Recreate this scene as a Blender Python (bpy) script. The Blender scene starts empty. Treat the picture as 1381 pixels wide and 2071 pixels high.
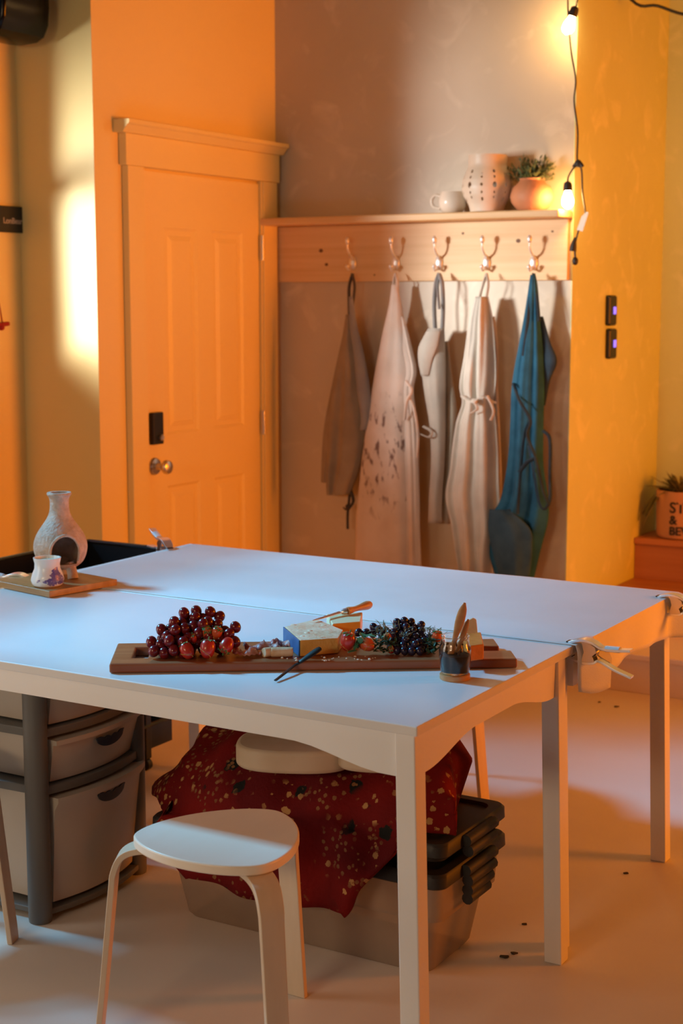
import bpy, bmesh, math, random
from mathutils import Vector, Matrix, noise
R = math.radians
random.seed(7)
sc = bpy.context.scene
COL = sc.collection

# ------------------------------------------------------------------ camera
FPX = 3075.0
PITCH = math.atan(430 / FPX)
YAW = R(30.4)
CAMZ = 1.525
cd = bpy.data.cameras.new('camera')
cam = bpy.data.objects.new('camera', cd); COL.objects.link(cam)
cam.location = (0, 0, CAMZ)
cam.rotation_euler = (R(90) - PITCH, 0, YAW)
cd.sensor_fit = 'VERTICAL'; cd.sensor_height = 36; cd.sensor_width = 24
cd.lens = FPX / 2071 * 36
cd.clip_start = .05
cd.dof.use_dof = True; cd.dof.focus_distance = 3.45; cd.dof.aperture_fstop = 4.5
sc.camera = cam
sc.view_settings.view_transform = 'Standard'; sc.view_settings.look = 'None'
sc.view_settings.gamma = 1; sc.view_settings.use_curve_mapping = False
sc.view_settings.exposure = 0.0
# ------------------------------------------------------------------ world and big lights
w = bpy.data.worlds.new('world'); sc.world = w; w.use_nodes = True
w.node_tree.nodes['Background'].inputs[0].default_value = (.55, .75, 1, 1)
w.node_tree.nodes['Background'].inputs[1].default_value = .05

def area(name, loc, target, sx, sy, power, col, spread=180):
    l = bpy.data.lights.new(name, 'AREA'); l.shape = 'RECTANGLE'; l.size = sx; l.size_y = sy
    l.energy = power; l.color = col; l.spread = R(spread)
    o = bpy.data.objects.new(name, l); COL.objects.link(o)
    o.location = loc
    o.rotation_euler = (Vector(target) - Vector(loc)).to_track_quat('-Z', 'Z').to_euler()
    return o
WARM = (1, .225, .004)
# daylight outside the windows of the left wall: a low bright sky patch, the high blue sky, and the nearer window
area('daylight_low_light', (-5.05, 1.95, 1.8), (-2.5, 5.5, 1.45), .7, .4, 13, (1, .97, .92), 40)
area('daylight_high_light', (-7.0, 2.5, 5.0), (-1.3, 2.7, .8), 1.0, .8, 70, (.13, .60, 1.0), 50)
area('daylight_near_window_light', (-4.16, 1.3, 1.0), (-3.0, 1.5, .8), 1.5, .9, 21, (1, .84, .70))
# added fill light, set in an unseen opening behind the camera
area('added_front_fill_light', (-2.0, -2.1, 2.0), (-1.8, 2.4, .6), 1.6, .5, 19, (1, .70, .42), 110)
# warm room lamp on the side of the stairs, then an added warm fill
area('warm_lamp_light', (1.7, 5.2, 1.35), (-3.6, 4.7, 2.0), 1.1, .9, 73, WARM, 115)
area('added_warm_fill_light', (2.4, 2.2, 1.5), (-3.6, 3.6, 1.5), 1.0, .8, 11, WARM)

# ------------------------------------------------------------------ helpers
_f = Vector((-math.sin(YAW) * math.cos(PITCH), math.cos(YAW) * math.cos(PITCH), -math.sin(PITCH)))
_r = Vector((math.cos(YAW), math.sin(YAW), 0))
_u = _r.cross(_f)
def at(x, y, X=None, Y=None, Z=None, pl=None):
    """point of a known world plane seen at photograph pixel x, y"""
    d = _f + _r * ((x - 690.5) / FPX) - _u * ((y - 1035.5) / FPX)
    c = Vector((0, 0, CAMZ))
    if pl:
        p0, n = pl
        t = (p0 - c).dot(n) / d.dot(n)
    elif X is not None: t = (X - c.x) / d.x
    elif Y is not None: t = (Y - c.y) / d.y
    else: t = (Z - c.z) / d.z
    return c + d * t

def mat(name, col, rough=.5, metal=0, col2=None, scale=8, detail=4, lo=.35, hi=.65, bump=0, bscale=60,
        stretch=None, trans=0, ior=1.45, spec=None, coat=0, emit=None, estr=0, kind='noise', sss=0, alpha=None, sheen=0):
    m = bpy.data.materials.new(name); m.use_nodes = True
    nt = m.node_tree; b = nt.nodes['Principled BSDF']; N = nt.nodes.new; L = nt.links.new
    b.inputs['Base Color'].default_value = (*col, 1); b.inputs['Roughness'].default_value = rough
    b.inputs['Metallic'].default_value = metal; b.inputs['Transmission Weight'].default_value = trans
    b.inputs['IOR'].default_value = ior; b.inputs['Coat Weight'].default_value = coat
    b.inputs['Sheen Weight'].default_value = sheen
    if alpha is not None: b.inputs['Alpha'].default_value = alpha
    if spec is not None: b.inputs['Specular IOR Level'].default_value = spec
    if sss:
        b.inputs['Subsurface Weight'].default_value = sss; b.inputs['Subsurface Radius'].default_value = (.01, .004, .002)
    if emit:
        b.inputs['Emission Color'].default_value = (*emit, 1); b.inputs['Emission Strength'].default_value = estr
    tc = N('ShaderNodeTexCoord'); mp = N('ShaderNodeMapping'); L(tc.outputs['Object'], mp.inputs[0])
    if stretch: mp.inputs['Scale'].default_value = stretch
    if col2 is not None:
        if kind == 'voronoi':
            n = N('ShaderNodeTexVoronoi'); n.inputs['Scale'].default_value = scale; out = n.outputs['Distance']
        else:
            n = N('ShaderNodeTexNoise'); n.inputs['Scale'].default_value = scale; n.inputs['Detail'].default_value = detail
            out = n.outputs['Fac']
        L(mp.outputs[0], n.inputs['Vector'])
        r = N('ShaderNodeValToRGB'); r.color_ramp.elements[0].position = lo; r.color_ramp.elements[1].position = hi
        r.color_ramp.elements[0].color = (*col, 1); r.color_ramp.elements[1].color = (*col2, 1)
        L(out, r.inputs[0]); L(r.outputs[0], b.inputs['Base Color'])
    if bump:
        n2 = N('ShaderNodeTexNoise'); n2.inputs['Scale'].default_value = bscale; n2.inputs['Detail'].default_value = 5
        L(mp.outputs[0], n2.inputs['Vector'])
        bp = N('ShaderNodeBump'); bp.inputs['Strength'].default_value = bump; bp.inputs['Distance'].default_value = .01
        L(n2.outputs['Fac'], bp.inputs['Height']); L(bp.outputs[0], b.inputs['Normal'])
    return m

def tag(o, label=None, cat=None, group=None, kind=None):
    if label: o['label'] = label
    if cat: o['category'] = cat
    if group: o['group'] = group
    if kind: o['kind'] = kind
    return o
def empty(name, loc, rz=0, label=None, cat=None, group=None):
    o = bpy.data.objects.new(name, None); COL.objects.link(o); o.location = loc; o.rotation_euler = (0, 0, rz)
    o.empty_display_size = .05
    return tag(o, label, cat, group)
def link(name, bm, m, parent=None, smooth=None, bevel=0, world=False):
    """one bmesh becomes one mesh object; smooth = angle in degrees"""
    bmesh.ops.recalc_face_normals(bm, faces=bm.faces[:])
    if smooth is not None:
        for f in bm.faces: f.smooth = True
        for e in bm.edges:
            if len(e.link_faces) == 2 and e.calc_face_angle(0) > R(smooth): e.smooth = False
    me = bpy.data.meshes.new(name); bm.to_mesh(me); bm.free()
    ms = m if isinstance(m, (list, tuple)) else [m]
    for x in ms: me.materials.append(x)
    o = bpy.data.objects.new(name, me); COL.objects.link(o)
    if parent:
        o.parent = parent
        if world:   # vertices given in world space under a placed parent
            o.matrix_parent_inverse = pmat(parent).inverted()
    if bevel:
        b = o.modifiers.new('bevel', 'BEVEL'); b.width = bevel; b.segments = 3; b.limit_method = 'ANGLE'; b.angle_limit = R(40)
    return o
def pmat(o):
    m = Matrix.LocRotScale(o.location, o.rotation_euler, o.scale)
    return pmat(o.parent) @ o.matrix_parent_inverse @ m if o.parent else m
def bx(bm, x0, x1, y0, y1, z0, z1, M=None):
    vs = [bm.verts.new((x, y, z)) for x in (x0, x1) for y in (y0, y1) for z in (z0, z1)]
    if M: 
        for v in vs: v.co = M @ v.co
    for q in ((0, 1, 3, 2), (4, 6, 7, 5), (0, 4, 5, 1), (2, 3, 7, 6), (0, 2, 6, 4), (1, 5, 7, 3)):
        bm.faces.new([vs[i] for i in q])
    return vs
def box(name, m, x0, x1, y0, y1, z0, z1, parent=None, bevel=0, world=False, M=None):
    bm = bmesh.new(); bx(bm, x0, x1, y0, y1, z0, z1, M); return link(name, bm, m, parent, None, bevel, world)
def lathe(bm, prof, n=32, M=None, cap=True):
    rings = []
    for r, z in prof:
        rings.append([bm.verts.new((r * math.cos(2 * math.pi * k / n), r * math.sin(2 * math.pi * k / n), z)) for k in range(n)])
    for a, b in zip(rings, rings[1:]):
        for k in range(n): bm.faces.new((a[k], a[(k + 1) % n], b[(k + 1) % n], b[k]))
    if cap:
        bm.faces.new(rings[0][::-1]); bm.faces.new(rings[-1])
    if M:
        for rg in rings:
            for v in rg: v.co = M @ v.co
    return rings
def cr(pts, n=6):
    """catmull-rom through points"""
    P = [Vector(p) for p in pts]; P = [P[0] * 2 - P[1]] + P + [P[-1] * 2 - P[-2]]; out = []
    for i in range(1, len(P) - 2):
        a, b, c, d = P[i - 1:i + 3]
        for k in range(n):
            t = k / n
            out.append(.5 * ((2 * b) + (c - a) * t + (2 * a - 5 * b + 4 * c - d) * t * t + (3 * b - a - 3 * c + d) * t ** 3))
    out.append(P[-2]); return out
def tube(bm, pts, r, n=10, smooth=6, flat=1.0, up=None):
    """swept tube; r a number or one radius per control point; flat squashes along the second axis"""
    P = cr(pts, smooth) if smooth > 1 else [Vector(p) for p in pts]
    m = len(P)
    if isinstance(r, (list, tuple)):
        rr = [x[0] for x in cr([(q, 0, 0) for q in r], smooth)] if smooth > 1 else list(r)
    else: rr = [r] * m
    t0 = (P[1] - P[0]).normalized()
    s = Vector(up).cross(t0) if up else t0.orthogonal()
    s = (s - t0 * s.dot(t0)).normalized()
    rings = []
    for i in range(m):
        t = (P[min(i + 1, m - 1)] - P[max(i - 1, 0)]).normalized()
        s = (s - t * s.dot(t)).normalized(); q = t.cross(s)
        rings.append([bm.verts.new(P[i] + (s * math.cos(2 * math.pi * k / n) + q * math.sin(2 * math.pi * k / n) * flat) * rr[i]) for k in range(n)])
    for a, b in zip(rings, rings[1:]):
        for k in range(n): bm.faces.new((a[k], a[(k + 1) % n], b[(k + 1) % n], b[k]))
    bm.faces.new(rings[0][::-1]); bm.faces.new(rings[-1])
def prism(bm, poly, d0, d1, M=None, axes='xz'):
    """polygon in two axes extruded along the third"""
    def mk(p, d):
        if axes == 'xz': v = Vector((p[0], d, p[1]))
        elif axes == 'yz': v = Vector((d, p[0], p[1]))
        else: v = Vector((p[0], p[1], d))
        return M @ v if M else v
    a = [bm.verts.new(mk(p, d0)) for p in poly]; b = [bm.verts.new(mk(p, d1)) for p in poly]
    n = len(poly)
    bm.faces.new(a); bm.faces.new(b[::-1])
    for i in range(n): bm.faces.new((a[i], b[i], b[(i + 1) % n], a[(i + 1) % n]))
def ball(bm, c, r, seg=14, sq=(1, 1, 1), M=None):
    res = bmesh.ops.create_uvsphere(bm, u_segments=seg, v_segments=max(6, seg * 2 // 3), radius=r)
    for v in res['verts']:
        v.co = Vector((v.co.x * sq[0], v.co.y * sq[1], v.co.z * sq[2]))
        if M: v.co = M @ v.co
        v.co += Vector(c)
    return res['verts']
def applied(o):
    """bake modifiers of o into its mesh"""
    dg = bpy.context.evaluated_depsgraph_get(); dg.update()
    me = bpy.data.meshes.new_from_object(o.evaluated_get(dg)); o.modifiers.clear(); o.data = me
def cut(o, bm):
    c = link('cutter', bm, M_black)
    md = o.modifiers.new('b', 'BOOLEAN'); md.object = c; md.operation = 'DIFFERENCE'; md.solver = 'EXACT'
    bpy.context.view_layer.update(); applied(o)
    bpy.data.objects.remove(c)
def solid(o, t, off=0):
    s = o.modifiers.new('solid', 'SOLIDIFY'); s.thickness = t; s.offset = off
def rotz(v, a): return Matrix.Rotation(a, 4, 'Z') @ Vector(v)

# ------------------------------------------------------------------ materials
def plaster(name, c1, c2, c3, rough):
    m = mat(name, c1, rough, col2=c2, scale=1.6, detail=6, lo=.35, hi=.7, bump=.18, bscale=5)
    nt = m.node_tree; b = nt.nodes['Principled BSDF']; N = nt.nodes.new; L = nt.links.new
    n = N('ShaderNodeTexNoise'); n.inputs['Scale'].default_value = 6; n.inputs['Detail'].default_value = 8; n.inputs['Distortion'].default_value = 1.2
    tc = N('ShaderNodeTexCoord'); L(tc.outputs['Object'], n.inputs['Vector'])
    r = N('ShaderNodeValToRGB'); r.color_ramp.elements[0].position = .55; r.color_ramp.elements[1].position = .75
    L(n.outputs['Fac'], r.inputs[0])
    mx = N('ShaderNodeMix'); mx.data_type = 'RGBA'; mx.inputs['B'].default_value = (*c3, 1)
    src = b.inputs['Base Color'].links[0].from_socket
    L(src, mx.inputs['A']); L(r.outputs[0], mx.inputs['Factor']); L(mx.outputs['Result'], b.inputs['Base Color'])
    return m
M_black = mat('black_plastic', (.012, .013, .015), .35)
M_plaster = plaster('burnished_plaster', (.53, .46, .34), (.62, .54, .41), (.70, .62, .48), .38)
M_plaster_side = plaster('burnished_plaster_side', (.62, .71, .36), (.70, .79, .44), (.80, .86, .54), .45)
M_wall = mat('painted_wall', (.84, .68, .28), .38, col2=(.87, .71, .31), scale=1.2)
M_walljog = M_wall
M_trim = mat('painted_trim', (.85, .70, .29), .35)
M_ceiling = mat('ceiling_paint', (.13, .10, .07), .8)
M_far = mat('brown_paint', (.08, .05, .03), .7)
M_floor = mat('painted_concrete', (.66, .60, .54), .42, col2=(.74, .69, .63), scale=1.3, detail=7, lo=.3, hi=.7, bump=.05, bscale=14)
M_white = mat('white_lacquer', (.80, .79, .78), .32, col2=(.84, .83, .82), scale=3)
M_top = mat('white_tabletop', (.70, .71, .72), .38, col2=(.78, .79, .80), scale=2.2, detail=6, lo=.3, hi=.7)
M_cloth = mat('white_canvas', (.74, .75, .75), .7, col2=(.80, .80, .80), scale=3, bump=.1, bscale=300)
M_pine = mat('pine', (.68, .44, .20), .45, col2=(.78, .54, .28), scale=5, stretch=(.25, 3, 9), detail=5, lo=.3, hi=.7)
M_knot = mat('pine_knot', (.16, .07, .03), .6)
M_stair = mat('stair_wood', (.42, .16, .06), .45, col2=(.50, .20, .08), scale=5, stretch=(.3, 3, 6))
M_birch = mat('birch', (.62, .50, .37), .42, col2=(.70, .58, .44), scale=6, stretch=(3, 3, .4))
M_birchtop = mat('birch_seat', (.82, .74, .62), .36, col2=(.86, .79, .68), scale=3, stretch=(.6, 4, 1), detail=6)
M_chrome = mat('chrome', (.88, .90, .92), .30, metal=.85)
M_steel = mat('satin_steel', (.62, .60, .58), .3, metal=1)
M_board = mat('walnut_board', (.26, .070, .022), .42, col2=(.34, .115, .045), scale=7, stretch=(.5, 7, 5), detail=6)
M_cable = mat('black_cable', (.02, .018, .015), .5)

# ------------------------------------------------------------------ setting
XD, XL, YB, XC, YJ, YS = -3.6, -3.96, 5.58, -2.24, 4.377, 6.64
XR, YF, HC = 3.0, -2.0, 3.0
def st(o): o['kind'] = 'structure'; return o
st(box('floor', M_floor, -4.3, 3.2, -2.2, 7.0, -.1, 0))
st(box('ceiling', M_ceiling, -4.3, 3.2, -2.2, 7.0, HC, HC + .1))
st(box('wall_back', M_plaster, XD, XC - .0041, YB, YB + .02, 0, HC))
st(box('wall_stairs_left', M_plaster_side, XC - .004, XC, YB, YS, 0, HC))
st(box('wall_stairs_back', M_plaster_side, XC - .02, XR, YS, YS + .05, 0, HC))
st(box('wall_left_door', M_wall, XD - .05, XD, YJ, YB, 0, HC))
st(box('wall_left_jog', M_walljog, XL, XD - .0005, YJ - .001, YJ + .05, 0, HC))
# left wall with two window openings
bm = bmesh.new()
wins = [(.55, 2.1, .35, 2.2), (2.35, 4.0, 1.37, 2.96)]
ys = [YF] + [v for q in wins for v in q[:2]] + [YJ]
for i in range(0, len(ys), 2): bx(bm, XL - .12, XL, ys[i], ys[i + 1], 0, HC)
for a, b, c, d in wins: bx(bm, XL - .12, XL, a, b, 0, c); bx(bm, XL - .12, XL, a, b, d, HC)
st(link('wall_left', bm, M_wall))
M_glass = mat('window_glass', (1, 1, 1), 0, trans=1, ior=1.01)
for i, (a, b, c, d) in enumerate(wins):
    bm = bmesh.new()
    t = .04
    bx(bm, XL - .10, XL - .05, a, a + t, c, d); bx(bm, XL - .10, XL - .05, b - t, b, c, d)
    bx(bm, XL - .10, XL - .05, a, b, c, c + t); bx(bm, XL - .10, XL - .05, a, b, d - t, d)
    bx(bm, XL - .09, XL - .06, (a + b) / 2 - .015, (a + b) / 2 + .015, c, d)
    if i == 1: bx(bm, XL - .12, XL - .02, a, b, 1.90, 1.97)      # added unseen bar that keeps the low beam off the upper wall
    st(link('window_%d' % (i + 1), bm, M_trim))
bm = bmesh.new()
bx(bm, -4.1, -3.0, YF - .1, YF, 0, HC); bx(bm, -1.0, XR, YF - .1, YF, 0, HC)
bx(bm, -3.0, -1.0, YF - .1, YF, 0, .7); bx(bm, -3.0, -1.0, YF - .1, YF, 2.3, HC)
st(link('wall_front', bm, M_far))
st(box('wall_right', M_far, XR, XR + .05, YF, YS, 0, HC))
# stairs on the right
M_riser = mat('painted_riser', (.86, .74, .64), .5)
def stairs():
    o = empty('stairs', (XC, YB, 0)); o['kind'] = 'structure'
    e = .001
    box('riser', M_riser, XC + e, XR - e, YB - .0, YB + .4, 0, .130, o, .002, world=True)
    box('tread', M_riser, XC + e, XR - e, YB - .012, YB + .4, .132, .155, o, .004, world=True)
    box('riser', M_riser, XC + e, XR - e, YB + .401, YB + .80, 0, .280, o, .002, world=True)
    box('tread', M_stair, XC + e, XR - e, YB + .39, YB + .80, .282, .305, o, .004, world=True)
    box('riser', M_stair, XC + e, XR - e, 6.375, YS - e, 0, .455, o, .002, world=True)
    box('tread', M_stair, XC + e, XR - e, 6.362, YS - e, .457, .485, o, .005, world=True)
stairs()

# ------------------------------------------------------------------ door
def door():
    y0, y1, zt = 4.642, 5.428, 2.003          # leaf
    d = empty('door_1', (XD, (y0 + y1) / 2, 0)); d['kind'] = 'structure'
    # leaf: a slab with six recessed panels carved on the face
    bm = bmesh.new()
    yy = [y0, y0 + .125, y0 + .345, y0 + .445, y0 + .665, y1]
    zz = [.01, .20, .78, .905 + .06, 1.79, zt]
    zz = [.01, .20, .80, 1.0, 1.80, zt]
    xo = XD + .012
    V = {}
    def v(y, z, x=xo):
        k = (round(y, 4), round(z, 4), round(x, 4))
        if k not in V: V[k] = bm.verts.new((x, y, z))
        return V[k]
    for i in range(5):
        for j in range(5):
            a, b, c, e = yy[i], yy[i + 1], zz[j], zz[j + 1]
            if i in (1, 3) and j in (1, 3):
                rings = [(0, xo), (.012, xo - .008), (.03, xo - .008), (.05, xo - .001)]
                prev = None
                for g, x in rings:
                    q = [v(a + g, c + g, x), v(b - g, c + g, x), v(b - g, e - g, x), v(a + g, e - g, x)]
                    if prev:
                        for k in range(4): bm.faces.new((prev[k], prev[(k + 1) % 4], q[(k + 1) % 4], q[k]))
                    prev = q
                bm.faces.new(prev)
            else:
                bm.faces.new((v(a, c), v(b, c), v(b, e), v(a, e)))
    bx(bm, XD + .001, XD + .0035, y0, y1, .01, zt)
    link('door_leaf', bm, M_wall, d, world=True)
    # casing
    cz = zt + .012
    box('door_jamb', M_trim, XD, XD + .022, y0 - .012, y0 - .003, 0, cz, d, .002, world=True)
    box('door_jamb', M_trim, XD, XD + .022, y1 + .003, y1 + .014, 0, cz, d, .002, world=True)
    box('door_casing', M_trim, XD, XD + .03, y0 - .11, y0 - .012, 0, cz, d, .003, world=True)
    box('door_casing', M_trim, XD, XD + .03, y1 + .014, y1 + .118, 0, cz, d, .003, world=True)
    box('door_header', M_trim, XD, XD + .035, y0 - .125, y1 + .13, cz, cz + .115, d, .003, world=True)
    bm = bmesh.new()
    prism(bm, [(XD, cz + .115), (XD + .045, cz + .115), (XD + .05, cz + .122), (XD + .065, cz + .14), (XD + .075, cz + .146), (XD + .075, cz + .16), (XD, cz + .16)],
          y0 - .155, y1 + .143)
    link('header_crown', bm, M_trim, d, world=True)
    # knob and keypad
    kp = at(312, 943, X=XD + .012)
    bm = bmesh.new()
    Mx = Matrix.Translation((XD + .012, kp.y, kp.z)) @ Matrix.Rotation(R(90), 4, 'Y')
    lathe(bm, [(.0, 0), (.033, 0), (.034, .005), (.03, .011), (.014, .015), (.011, .035), (.016, .042), (.026, .052), (.028, .062), (.024, .072), (.012, .077), (0.001, .078)], 28, Mx, False)
    link('door_knob', bm, M_steel, d, 40, world=True)
    kq = at(312, 866, X=XD + .012)
    pd = box('keypad_lock', M_black, XD + .012, XD + .034, kq.y - .033, kq.y + .033, kq.z - .062, kq.z + .062, d, .005, world=True)
    bm = bmesh.new()
    Mx = Matrix.Translation((XD + .034, kq.y + .006, kq.z - .035)) @ Matrix.Rotation(R(90), 4, 'Y')
    lathe(bm, [(.012, 0), (.012, .012), (.008, .016)], 18, Mx)
    link('thumb_turn', bm, M_steel, pd, 40, world=True)
    for py in (501, 855):
        h = at(523, py, X=XD + .022)
        bm = bmesh.new(); bx(bm, XD + .020, XD + .027, y1 - .006, y1 + .022, h.z - .05, h.z + .05)
        tube(bm, [(XD + .03, y1 + .003, h.z - .052), (XD + .03, y1 + .003, h.z + .052)], .006, 10, 1)
        tag(link('hinge', bm, M_steel, d, 40, world=True), 'dark steel hinge')
door()

# ------------------------------------------------------------------ wall shelf with hooks
SH = empty('coat_rack_shelf', (-2.91, YB, 1.6), 0, 'long pine wall shelf with a backboard of five chrome coat hooks', 'shelf')
Y_BD = YB - .022
box('shelf_board', M_pine, -3.585, XC + .0, 5.43, YB - .001, 1.832, 1.862, SH, .006, world=True)
bd = box('backboard', M_pine, -3.58, XC - .012, Y_BD, YB - .001, 1.598, 1.831, SH, .003, world=True)
for x, y, r in ((649, 507, .010), (660, 535, .008), (1048, 487, .010), (936, 472, .006), (1117, 468, .005), (757, 556, .004)):
    c = at(x, y, Y=Y_BD)
    bm = bmesh.new(); lathe(bm, [(r, 0), (r * .9, .0006)], 14, Matrix.Translation((c.x, Y_BD, c.z)) @ Matrix.Rotation(R(90), 4, 'X') @ Matrix.Diagonal((1, .8, 1, 1)))
    link('wood_knot', bm, M_knot, bd, world=True)
def hook():
    bm = bmesh.new()
    Mx = Matrix.Translation((0, 0, 0)) @ Matrix.Rotation(R(90), 4, 'X') @ Matrix.Diagonal((.6, 1, 1, 1))
    lathe(bm, [(.030, 0), (.030, .003), (.024, .009), (.01, .012), (0.001, .0125)], 26, Mx, False)
    # two prongs out of the plate
    for s in (-1, 1):
        tube(bm, [(-s * .004, -.008, .012), (-s * .006, -.018, .026), (-s * .006, -.036, .036), (-s * .005, -.050, .056), (-s * .005, -.054, .082)],
             [.0050, .0045, .0040, .0040, .0042], 8, 5)
        break
    ball(bm, (.005, -.054, .090), .0095, 12, (1, 1, 1.7))
    tube(bm, [(0, -.010, -.012), (0, -.020, -.026), (0, -.036, -.030), (0, -.044, -.020)], .0042, 8, 5)
    ball(bm, (0, -.045, -.015), .0085, 12)
    for s in (-1, 1): ball(bm, (0, -.008, s * .022), .004, 8, (1, .5, 1))
    return bm
HX = [713, 801, 888, 984, 1079]
hk = None; HP = []
for i, px in enumerate(HX):
    c = at(px, 532, Y=Y_BD); HP.append(c)
    if hk is None: o = hk = link('coat_hook', hook(), mat('brushed_nickel', (.80, .80, .78), .38, metal=.55), SH, 50)
    else: o = hk.copy(); COL.objects.link(o); o.parent = SH
    o.location = Vector((c.x, Y_BD - .0005, c.z)) - SH.location

# ------------------------------------------------------------------ aprons
def fabric(name, c1, c2, scale=9, **k): return mat(name, c1, .85, col2=c2, scale=scale, bump=.35, bscale=380, sheen=0, **k)
F_greige = fabric('greige_linen', (.28, .235, .18), (.34, .29, .225))
F_grey = fabric('grey_cotton', (.27, .27, .28), (.33, .33, .33))
F_natural = fabric('natural_linen', (.66, .57, .50), (.74, .66, .60))
F_stone = fabric('stone_linen', (.40, .38, .34), (.48, .46, .41))
F_ecru = fabric('ecru_linen', (.58, .55, .49), (.68, .65, .58))
F_denim = fabric('blue_denim', (.008, .075, .14), (.018, .12, .21), 14)
F_denimd = fabric('dark_denim', (.012, .03, .05), (.025, .055, .085), 14)
F_pocket = fabric('pocket_denim', (.022, .065, .105), (.04, .095, .14), 14)
F_dark = fabric('dark_strap', (.07, .055, .045), (.10, .08, .065))
def stained():
    m = fabric('stained_linen', (.66, .57, .50), (.74, .66, .60))
    nt = m.node_tree; b = nt.nodes['Principled BSDF']; N = nt.nodes.new; L = nt.links.new
    tc = N('ShaderNodeTexCoord'); mp = N('ShaderNodeMapping'); mp.inputs['Rotation'].default_value = (0, .6, 0); mp.inputs['Scale'].default_value = (1.6, 1, .7)
    L(tc.outputs['Object'], mp.inputs[0])
    n = N('ShaderNodeTexNoise'); n.inputs['Scale'].default_value = 24; n.inputs['Detail'].default_value = 3; L(mp.outputs[0], n.inputs['Vector'])
    r = N('ShaderNodeValToRGB'); r.color_ramp.elements[0].position = .56; r.color_ramp.elements[1].position = .66
    L(n.outputs['Fac'], r.inputs[0])
    # dirt sits in a band round the lap
    sx = N('ShaderNodeSeparateXYZ'); L(tc.outputs['Object'], sx.inputs[0])
    mr = N('ShaderNodeMapRange'); mr.interpolation_type = 'SMOOTHSTEP'; mr.inputs['From Min'].default_value = 1.20; mr.inputs['From Max'].default_value = 1.02
    L(sx.outputs['Z'], mr.inputs['Value'])
    mr2 = N('ShaderNodeMapRange'); mr2.interpolation_type = 'SMOOTHSTEP'; mr2.inputs['From Min'].default_value = .58; mr2.inputs['From Max'].default_value = .76
    L(sx.outputs['Z'], mr2.inputs['Value'])
    a = N('ShaderNodeMath'); a.operation = 'MULTIPLY'; L(mr.outputs[0], a.inputs[0]); L(mr2.outputs[0], a.inputs[1])
    c = N('ShaderNodeMath'); c.operation = 'MULTIPLY'; L(a.outputs[0], c.inputs[0]); L(r.outputs[0], c.inputs[1])
    mx = N('ShaderNodeMix'); mx.data_type = 'RGBA'; mx.inputs['B'].default_value = (.20, .13, .11, 1)
    src = b.inputs['Base Color'].links[0].from_socket
    L(src, mx.inputs['A']); L(c.outputs[0], mx.inputs['Factor']); L(mx.outputs['Result'], b.inputs['Base Color'])
    return m
F_stained = stained()
def sheet(bm, rows, Y, folds=3, amp=.012, bulge=.03, seed=0, nu=44, sub=7):
    """hanging cloth: rows of (pixel y, left x, right x) on the plane Y, pleated in depth"""
    P = cr([(a, b, c) for a, b, c in rows], sub)
    z0 = P[0][0]; z1 = P[-1][0]; grid = []
    ph = seed * 1.7
    for q in P:
        y, xl, xr = q
        v = (y - z0) / (z1 - z0)
        L, Rr = at(xl, y, Y=Y), at(xr, y, Y=Y)
        width = abs(Rr.x - L.x)
        row = []
        for k in range(nu + 1):
            u = k / nu
            p = L.lerp(Rr, u)
            a = amp * min(1, width / .12) * (.45 + .55 * v)
            wv = math.sin(2 * math.pi * folds * u + ph + 1.1 * math.sin(2.3 * v + ph)) + .45 * math.sin(2 * math.pi * (folds * 1.9) * u + 2.1 * ph + 1.5 * v)
            wr = .3 * noise.noise(Vector((u * 4 + seed, v * 7, seed * 3.1)))
            p.y -= bulge * math.sin(math.pi * u) ** .7 * min(1, width / .1) + a * (wv * .7 + wr * 2)
            row.append(bm.verts.new(p))
        grid.append(row)
    for a, b in zip(grid, grid[1:]):
        for k in range(nu): bm.faces.new((a[k], a[k + 1], b[k + 1], b[k]))
def strap(bm, pts, Y, r=.007, flat=.35):
    tube(bm, [at(x, y, Y=(q[0] if q else Y)) for x, y, *q in pts], r, 8, 6, flat)
YA = 5.49
def apron(label, i):
    o = empty('apron', (HP[i].x, YA, HP[i].z - .02), 0, label, 'apron', 'aprons hanging from the coat hooks')
    del o['group']
    return o
def cloth(name, m, par, rows, Y, **k):
    bm = bmesh.new(); sheet(bm, rows, Y, **k)
    o = link(name, bm, m, par, 180, world=True); solid(o, .003); return o
# 1: greige, short, far left
a = apron('short taupe linen apron hanging from the leftmost hook, dangling dark ties', 0)
cloth('apron_body', F_greige, a, [(636, 700, 712), (700, 690, 722), (780, 676, 736), (850, 666, 738), (920, 662, 733), (993, 662, 708), (997, 664, 704)], YA, folds=1.5, seed=1)
cloth('folded_back_panel', F_greige, a, [(640, 702, 708), (760, 676, 700), (870, 656, 690), (965, 650, 668), (974, 651, 664)], YA + .03, folds=1, amp=.006, seed=2)
cloth('side_panel', F_grey, a, [(600, 706, 713), (660, 708, 722), (720, 716, 736), (790, 722, 748), (840, 730, 748), (870, 728, 740)], YA - .015, folds=1, amp=.006, seed=3)
bm = bmesh.new(); strap(bm, [(713, 553, 5.51), (706, 580), (706, 612), (707, 645)], YA, .007); strap(bm, [(713, 553, 5.51), (717, 580), (714, 612), (712, 645)], YA, .006)
tag(link('neck_strap', bm, F_dark, a, 60, world=True), 'dark looped neck strap')
bm = bmesh.new(); strap(bm, [(708, 980), (706, 1010), (703, 1040), (703, 1070)], YA + .02, .006); strap(bm, [(708, 985), (714, 1015), (700, 1030), (694, 1026)], YA + .01, .007); ball(bm, at(704, 1025, Y=YA + .01), .013, 10)
tag(link('waist_tie', bm, F_dark, a, 60, world=True), 'dark dangling waist tie')
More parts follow.
